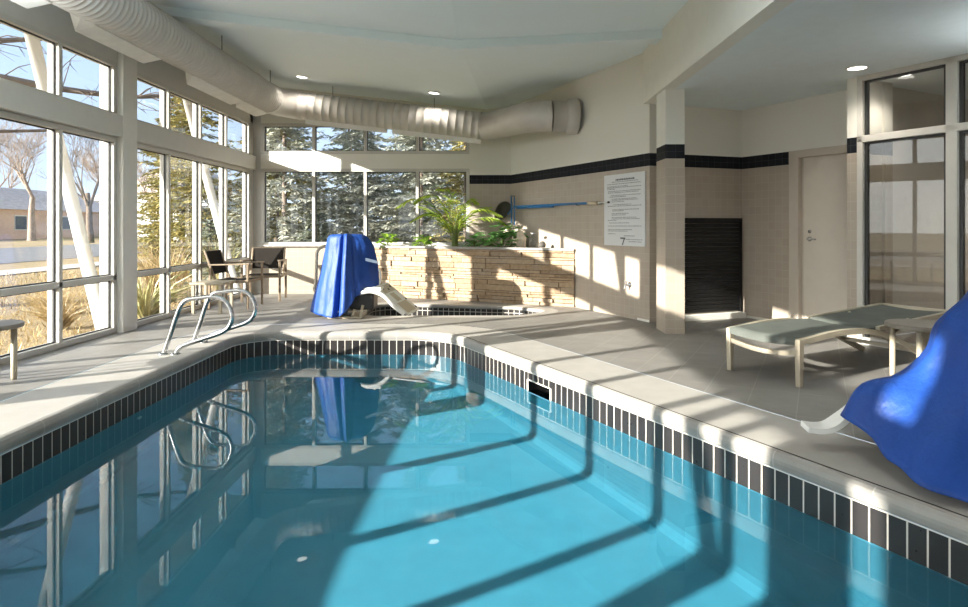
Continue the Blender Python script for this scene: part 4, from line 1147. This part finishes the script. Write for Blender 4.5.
# ------------------------------------------------------------------ outside
gl_ = [(-140,-60),(60,-60),(60,160),(-140,160)]
struct(fill('ground', [gl_, [(XL-.1,YF-.1),(XL-.1,YB+.1),(C1.x+.6,YB+.1),(13,YB+.1),(13,YF-.1)][::-1]], M['lawn'], -.15), 'dry golden lawn outside the windows', 'lawn')
mb = MB(); mb.box((-30,-50,-.14),(-17.5,150,-.135)); struct(mb.build('road', M['asphalt']), 'grey road beyond the lawn', 'road')
mb = MB(); mb.box((-14.6,-50,-.14),(-13.2,150,-.12)); struct(mb.build('sidewalk', M['concrete']), 'pale sidewalk along the road', 'sidewalk')
mb = MB(); mb.box((-5.75,YF-.5,3.62),(XL-.0,YB+1.3,3.9)); mb.box((XL,YB+.15,3.62),(6,YB+1.3,3.9)); struct(mb.build('roof_eave', M['roof_out']), 'pale eave overhang outside the windows', 'eave')
for k in range(-1,4):
    y = 7.5+4*(k-2)
    mb = MB(); mb.tube([(-4.52,y,-.16),(-5.60,y+.25,3.62)], .075, 16); struct(mb.build('column', M['white_metal'], smooth=True), 'white leaning steel strut outside the left windows', 'strut')
def bare_tree(name, label, base, h, r0, seed, mat, spread=.55, depth=5, lean=(0,0), fork=.28):
    rr = random.Random(seed); t = thing(name, label, 'tree', base, 'bare trees across the lawn'); tr = MB(); brm = MB()
    def grow(p, d, ln, r, lv):
        n = 3; pts = [p]; rad = [r]; q = p; dd = d
        for k in range(n):
            dd = (dd+Vector((rr.uniform(-.16,.16),rr.uniform(-.16,.16),rr.uniform(-.02,.10)))).normalized(); q = q+dd*ln/n; pts.append(q); rad.append(r*(1-.4*(k+1)/n))
        (tr if lv == 0 else brm).tube(pts, rad, 7 if lv < 2 else 4, caps=False)
        if lv >= depth: return
        for k in range(rr.choice([3,4]) if lv < 3 else rr.choice([2,3,4])):
            i = rr.choice([1,2,3,3]) if lv else rr.choice([2,3,3]); a = rr.uniform(0,2*math.pi)
            nd = (dd+Vector((math.cos(a),math.sin(a),rr.uniform(-.1,.5)))*rr.uniform(spread*.7,spread*1.5)).normalized()
            grow(pts[i], nd, ln*rr.uniform(.60,.82), max(rad[i]*rr.uniform(.5,.72), .010), lv+1)
    grow(Vector(base), Vector((lean[0],lean[1],1)).normalized(), h*fork, r0, 0)
    tr.build('trunk', mat, t, smooth=True); brm.build('branches', mat, t); return t
bare_tree('bare_tree', 'wide bare tree in front of the brick house', (-42.5,59,-.2), 15, .36, 8, M['bark_pale'], .62, 6)
bare_tree('bare_tree', 'dark bare tree beside the leaning strut, across the road', (-32.6,52,-.2), 15, .30, 3, M['bark'], .42, 6)
bare_tree('bare_tree', 'thin bare tree seen just past the square column', (-20.,37.5,-.2), 8, .13, 5, M['bark'], .5, 5)
bare_tree('bare_tree', 'bare tree at the left edge beyond the lawn', (-37,42,-.2), 14, .30, 21, M['bark_pale'], .62, 6)
bare_tree('bare_tree', 'bare tree near the corner of the brick house', (-46,78,-.2), 15, .3, 33, M['bark_pale'], .6, 6)
bare_tree('bare_tree', 'bare tree behind the dark one, by the white gabled house', (-41,72,-.2), 14, .3, 44, M['bark_pale'], .6, 6)
bare_tree('bare_tree', 'bare tree rising behind the brick house roof', (-64,82,-.2), 19, .3, 51, M['bark_pale'], .6, 6)
# near tree whose boughs cross the upper panes
nt_ = thing('bare_tree', 'big bare tree close by, its boughs crossing the upper panes', 'tree', (-11.6,8.6,-.2))
mb = MB(); mb.tube(catmull([(-11.6,8.6,-.2),(-11.5,8.7,1.8),(-11.2,9.0,3.4),(-11.0,9.2,5.5)],5), .24, 10); mb.build('trunk', M['bark'], nt_, smooth=True)
mb = MB(); rr = random.Random(9)
def bough(pts, r):
    P = catmull(pts, 6); mb.tube(P, [r*(1-.8*k/len(P))+.006 for k in range(len(P))], 7, caps=False); return P
def twigs(P, n, ln):
    for k in range(n):
        p = P[rr.randrange(len(P)//4, len(P))]; a = rr.uniform(0,6.28)
        d = Vector((.5+rr.uniform(-.6,.8), rr.uniform(-.3,.9), rr.uniform(-.5,.8))).normalized(); q = p+d*ln*rr.uniform(.4,1.1)
        m = (p+q)/2+Vector((0,0,rr.uniform(-.06,.1))); mb.tube([p,m,q], [.014,.010,.004], 4, caps=False)
        for j in range(3):
            e = m.lerp(q, rr.random()); mb.tube([e, e+Vector((rr.uniform(-.3,.5),rr.uniform(-.2,.5),rr.uniform(-.3,.35)))*ln*.7], [.007,.003], 3, caps=False)
P = bough([(-11.3,9.0,3.1),(-10.2,10.2,3.95),(-9.2,11.2,4.45),(-8.4,12.3,4.85)], .11); twigs(P, 20, .9)
P = bough([(-10.4,10.0,3.8),(-9.3,11.3,3.95),(-8.2,12.2,3.85),(-7.3,13.2,3.9),(-6.5,14.2,4.2)], .09); twigs(P, 24, .9)
P = bough([(-11.2,9.2,3.6),(-10.4,10.9,4.9),(-9.4,12.,5.9)], .09); twigs(P, 16, 1.)
P = bough([(-11.4,8.8,2.2),(-10.5,10.4,2.75),(-9.4,12.0,3.0),(-8.4,13.4,3.25)], .06); twigs(P, 22, .8)
mb.build('branches', M['bark'], nt_)
def conifer(label, x, y, h, rad, mat, seed, dens=1., group='conifers outside the windows', cat='tree', name='spruce_tree', size=.15, z0=-.2, skirt=.02):
    rr = random.Random(seed); t = thing(name, label, cat, (x,y,z0), group)
    mb = MB(); mb.tube([(x,y,z0),(x,y,z0+h*.97)], [rad*.045,.02], 8, caps=False); mb.build('trunk', M['bark'], t, smooth=True)
    lf = MB(); nb = int(h*46*dens)
    for k in range(nb):
        u = (k+rr.random())/nb; z = z0+h*(skirt+(1-skirt)*u); rl = rad*((1-u)**.8)*rr.uniform(.75,1.1)+.06; a = rr.uniform(0,2*math.pi)
        d = Vector((math.cos(a),math.sin(a),rr.uniform(-.25,.12)))
        ns = max(4, int(rl/.075))
        for j in range(ns):
            q = .15+.85*j/ns; p = Vector((x,y,z))+d*rl*q
            for sg in (-1,1,0):
                sd = Vector((-d.y,d.x,0))*sg*rr.uniform(.5,1.1)+d*rr.uniform(.3,.9)+Vector((0,0,rr.uniform(-.4,.35)))
                lf.leafquad(p, sd, (rr.uniform(-.5,.5),rr.uniform(-.5,.5),1), size*rr.uniform(.7,1.5), size*.46, .02)
    lf.build('foliage', mat, t); return t
conifer('yellow green pine behind the armchairs, the nearest one', -8.1,17.8,6.4,1.9,M['pine'],1, name='pine_tree')
conifer('yellow green pine farther left of the armchairs', -10.2,21.2,6.0,1.8,M['pine'],2, name='pine_tree', dens=.9)
conifer('yellow green pine past the end of the left windows', -6.5,19.5,7.2,2.0,M['pine'],13, name='pine_tree', dens=.9)
conifer('blue spruce outside the first far window pane', -5.2,16.2,6.2,2.0,M['spruce'],3)
conifer('blue spruce outside the second far window pane', -3.4,17.6,5.2,1.8,M['spruce'],4)
conifer('blue spruce outside the third far window pane, above the palm', -1.75,16.6,6.0,1.9,M['spruce'],5)
conifer('dark spruce in the back behind the blue ones', -4.5,20.5,5.6,2.4,M['spruce_dark'],6, dens=.8)
conifer('dark spruce in the back right of the blue ones', -2.3,21.0,5.4,2.4,M['spruce_dark'],7, dens=.8)
conifer('brown green cedar close to the last far window pane', -.55,15.2,4.6,1.25,M['pine'],8, name='cedar_tree', size=.12)
conifer('brown green cedar behind the last far window pane', .55,16.2,4.4,1.35,M['pine'],9, name='cedar_tree', size=.12)
conifer('tall dark spruce at the back left of the far window', -8.2,25.,8.2,2.6,M['spruce_dark'],21, dens=.7, size=.2)
conifer('tall dark spruce at the back, left of the middle', -5.6,26.,6.6,2.6,M['spruce'],22, dens=.7, size=.2)
conifer('tall dark spruce at the back, right of the middle', -3.1,26.5,6.4,2.6,M['spruce_dark'],23, dens=.7, size=.2)
conifer('yellow green pine at the back behind the cedars', -.6,24.,6.4,2.4,M['pine'],24, dens=.7, size=.2, name='pine_tree')
conifer('yellow green pine at the back, farther left of the other pines', -13.5,27.,7.0,2.2,M['pine'],25, dens=.7, size=.2, name='pine_tree')
conifer('low spruce at the foot of the far window', -3.9,14.4,1.7,.9,M['spruce_dark'],10, dens=1.3)
conifer('low dark shrub outside the armchair corner', -6.4,14.6,1.5,.85,M['spruce_dark'],14, dens=1.2, name='evergreen_shrub', cat='shrub')
def tuft(name, label, x, y, h, n, mat, seed, wid=.02, spread=.5, cat='plant', group=None):
    rr = random.Random(seed); lf = MB()
    for k in range(n):
        a = rr.uniform(0,6.283); e = rr.uniform(.15,1.)*spread; p = Vector((x+rr.uniform(-.06,.06),y+rr.uniform(-.06,.06),-.15)); L_ = h*rr.uniform(.6,1.1)
        d = Vector((math.cos(a)*e,math.sin(a)*e,1)).normalized(); m = p+d*L_*.6; q = m+(d+Vector((math.cos(a),math.sin(a),0))*e*.9-Vector((0,0,.15))).normalized()*L_*.45
        sd = d.cross(Vector((rr.uniform(-1,1),rr.uniform(-1,1),.1))).normalized()*wid/2
        i = len(lf.v); lf.v += [tuple(p-sd),tuple(p+sd),tuple(m+sd*.9),tuple(m-sd*.9),tuple(q)]; lf.f += [(i,i+1,i+2,i+3),(i+3,i+2,i+4)]
    o = lf.build(name, mat, None, loc=(x,y,-.15)); tag(o, label, cat, group); return o
tuft('yucca_plant', 'spiky yellow green yucca just outside past the square column', -5.0,9.25,.95,130,M['yucca'],1,.028,1.3)
tuft('ornamental_grass', 'tall golden grass clump outside behind the square side table', -5.6,11.2,1.15,170,M['dry'],2,.012,.55)
tuft('ornamental_grass', 'golden grass clump outside beyond the yucca', -6.5,12.4,1.1,170,M['dry'],3,.012,.6)
tuft('ornamental_grass', 'green gold grass clump outside behind the side-on armchair', -5.3,12.6,1.2,170,M['yucca'],4,.014,.6)
tuft('dry_bush', 'low dry bush outside near the foot of the leaning strut', -5.6,8.3,.55,160,M['dry'],5,.012,1.2, 'shrub')
tuft('dry_bush', 'low dry bush on the lawn beyond the leaning strut', -6.6,9.6,.6,160,M['dry'],6,.012,1.2, 'shrub')
lf = MB(); rr = random.Random(77)
for k in range(9000):
    x = XL-.3-rr.random()**1.6*9; y = rr.uniform(4.5,19); h = rr.uniform(.03,.11); a = rr.uniform(0,6.28)
    i = len(lf.v); dx, dy = .012*math.cos(a), .012*math.sin(a); lx, ly = rr.uniform(-.06,.06), rr.uniform(-.06,.06)
    lf.v += [(x-dx,y-dy,-.15),(x+dx,y+dy,-.15),(x+lx,y+ly,-.15+h)]; lf.f.append((i,i+1,i+2))
tag(lf.build('grass', M['dry']), 'short dry grass blades on the lawn outside the left windows', 'grass', None, 'stuff')
# houses
def house(label, x0, y0, x1, y1, h, rh, wallm, along, wins, overhang=.4):
    t = thing('house', label, 'house', ((x0+x1)/2,(y0+y1)/2,-.15))
    mb = MB(); mb.box((x0,y0,-.15),(x1,y1,h)); mb.build('wall', wallm, t)
    mb = MB(); o = overhang
    if along == 'y':
        xm = (x0+x1)/2; i = 0; mb.v = [(x0-o,y0-o,h-.1),(x1+o,y0-o,h-.1),(xm,y0-o,h+rh),(x0-o,y1+o,h-.1),(x1+o,y1+o,h-.1),(xm,y1+o,h+rh)]
    else:
        ym = (y0+y1)/2; mb.v = [(x0-o,y0-o,h-.1),(x0-o,y1+o,h-.1),(x0-o,ym,h+rh),(x1+o,y0-o,h-.1),(x1+o,y1+o,h-.1),(x1+o,ym,h+rh)]
    mb.f = [(0,1,2),(3,5,4),(0,2,5,3),(1,4,5,2),(0,3,4,1)]; mb.build('roof', M['house_roof'], t)
    for (face, u, w, z0, z1) in wins:
        f = MB(); g = MB()
        if face == 'x': f.box((x1,u-.1,z0-.1),(x1+.06,u+w+.1,z1+.1)); g.box((x1+.05,u,z0),(x1+.09,u+w,z1)); g.box((x1+.05,u,(z0+z1)/2-.03),(x1+.1,u+w,(z0+z1)/2+.03))
        else: f.box((u-.1,y0-.06,z0-.1),(u+w+.1,y0,z1+.1)); g.box((u,y0-.09,z0),(u+w,y0-.05,z1))
        fo = f.build('window', M['house_white'], t); g.build('glazing', M['glass_dark'] if face == 'x' else M['house_white'], fo)
    return t
house('orange brick single-storey house across the road', -62,56,-50,86,3.1,2.6,M['house_brick'],'y',[('x',60,2.2,.9,2.3),('x',67,1.6,.9,2.3),('x',74,2.2,.9,2.3),('y',-57,1.8,.9,2.3)])
house('orange brick house farther left across the road', -66,28,-52,50,3.1,2.6,M['house_brick'],'y',[('x',33,2.2,.9,2.3),('x',41,2.2,.9,2.3)])
house('white gabled house with grey roof beyond the dark tree', -58,92,-44,104,5.0,3.2,M['house_white'],'y',[('y',-55,1.8,.9,2.4),('y',-49,1.8,.9,2.4),('x',95,2,.9,2.3)])
house('white gabled house seen past the square column', -36,62,-27,74,4.6,2.6,M['house_white'],'y',[('y',-33,1.5,.9,2.3),('x',65,2,.9,2.3)])
sp_ = thing('road_sign', 'square white road sign with a black chevron arrow on a post', 'road sign', (-15.8,30,-.15))
mb = MB(); mb.tube([(-15.8,30.03,-.15),(-15.8,30.03,1.6)], .03, 8); mb.build('post', M['dark_steel'], sp_)
mb = MB(); mb.box((-16.08,29.97,.88),(-15.52,30.0,1.5)); mb.build('panel', M['white_metal'], sp_, bevel=.004)
mb = MB()
for sg_ in (-1,1): mb.hexa([(-15.95,29.955,1.19+sg_*.24),(-15.80,29.955,1.19+sg_*.24),(-15.62,29.955,1.19),(-15.77,29.955,1.19)] + [(-15.95,29.972,1.19+sg_*.24),(-15.80,29.972,1.19+sg_*.24),(-15.62,29.972,1.19),(-15.77,29.972,1.19)])
mb.build('chevron', M['black'], sp_)

# ------------------------------------------------------------------ light, sky, camera
w = bpy.data.worlds.new('sky'); sc.world = w; w.use_nodes = True; nt = w.node_tree
bg = nt.nodes['Background']
SUN_EL = math.atan(.2998)
# clear winter sky: pale blue at the horizon, deeper overhead, brighter around the sun
dirn = nt.nodes.new('ShaderNodeTexCoord').outputs['Generated']
sepd = N(nt, 'ShaderNodeSeparateXYZ'); nt.links.new(dirn, sepd.inputs[0])
grad = ramp(nt, sepd.outputs[2], [(0., (.37,.43,.50)), (.12, (.30,.38,.50)), (.45, (.18,.29,.48)), (1., (.11,.21,.42))])
vd = nt.nodes.new('ShaderNodeVectorMath'); vd.operation = 'DOT_PRODUCT'; nt.links.new(dirn, vd.inputs[0])
vd.inputs[1].default_value = (-.8365*math.cos(SUN_EL), -.548*math.cos(SUN_EL), math.sin(SUN_EL))
glow = math_n(nt, 'POWER', math_n(nt, 'MAXIMUM', vd.outputs['Value'], 0.), 3.)
addn = nt.nodes.new('ShaderNodeMix'); addn.data_type = 'RGBA'; addn.blend_type = 'ADD'; addn.inputs[0].default_value = 1.
gl2 = mix_c(nt, glow, (0,0,0), (2.3,2.2,1.95))
nt.links.new(grad, addn.inputs[6]); nt.links.new(gl2, addn.inputs[7]); nt.links.new(addn.outputs[2], bg.inputs[0]); bg.inputs[1].default_value = 1.
sd = bpy.data.lights.new('sun', 'SUN'); sd.energy = 6.6; sd.angle = R(.55); sd.color = (1.,.95,.87)
so = bpy.data.objects.new('sun', sd); COL.objects.link(so)
dirv = Vector((.8365*math.cos(SUN_EL), .548*math.cos(SUN_EL), -math.sin(SUN_EL)))
so.rotation_euler = dirv.to_track_quat('-Z', 'Y').to_euler(); so.location = (-20,-10,15)
cam = bpy.data.cameras.new('camera'); co_ = bpy.data.objects.new('camera', cam); COL.objects.link(co_)
co_.location = (0,0,HC); co_.rotation_euler = (R(90),0,0)
cam.sensor_width = 36.; cam.lens = FPX/968*36; cam.shift_x = -4/968; cam.shift_y = -77/968; cam.clip_start = .05; cam.clip_end = 500
sc.camera = co_
vs = sc.view_settings; vs.view_transform = 'Standard'; vs.look = 'None'; vs.gamma = 1.; vs.use_curve_mapping = False; vs.exposure = 1.5
cy = sc.cycles
cy.max_bounces = 10; cy.diffuse_bounces = 5; cy.glossy_bounces = 5; cy.transmission_bounces = 4; cy.transparent_max_bounces = 24
cy.use_denoising = True; cy.caustics_reflective = False; cy.caustics_refractive = True; cy.sample_clamp_indirect = 6.
for o in bpy.data.objects:
    nm_ = o.name.split('.')[0]
    if nm_ in ('water','skimmer_water'): o.cycles.is_caustics_caster = True
    if nm_ in ('basin_floor','basin_wall'): o.cycles.is_caustics_receiver = True
sd.cycles.is_caustics_light = True
for o in bpy.data.objects:
    if '_world' in o.keys(): del o['_world']
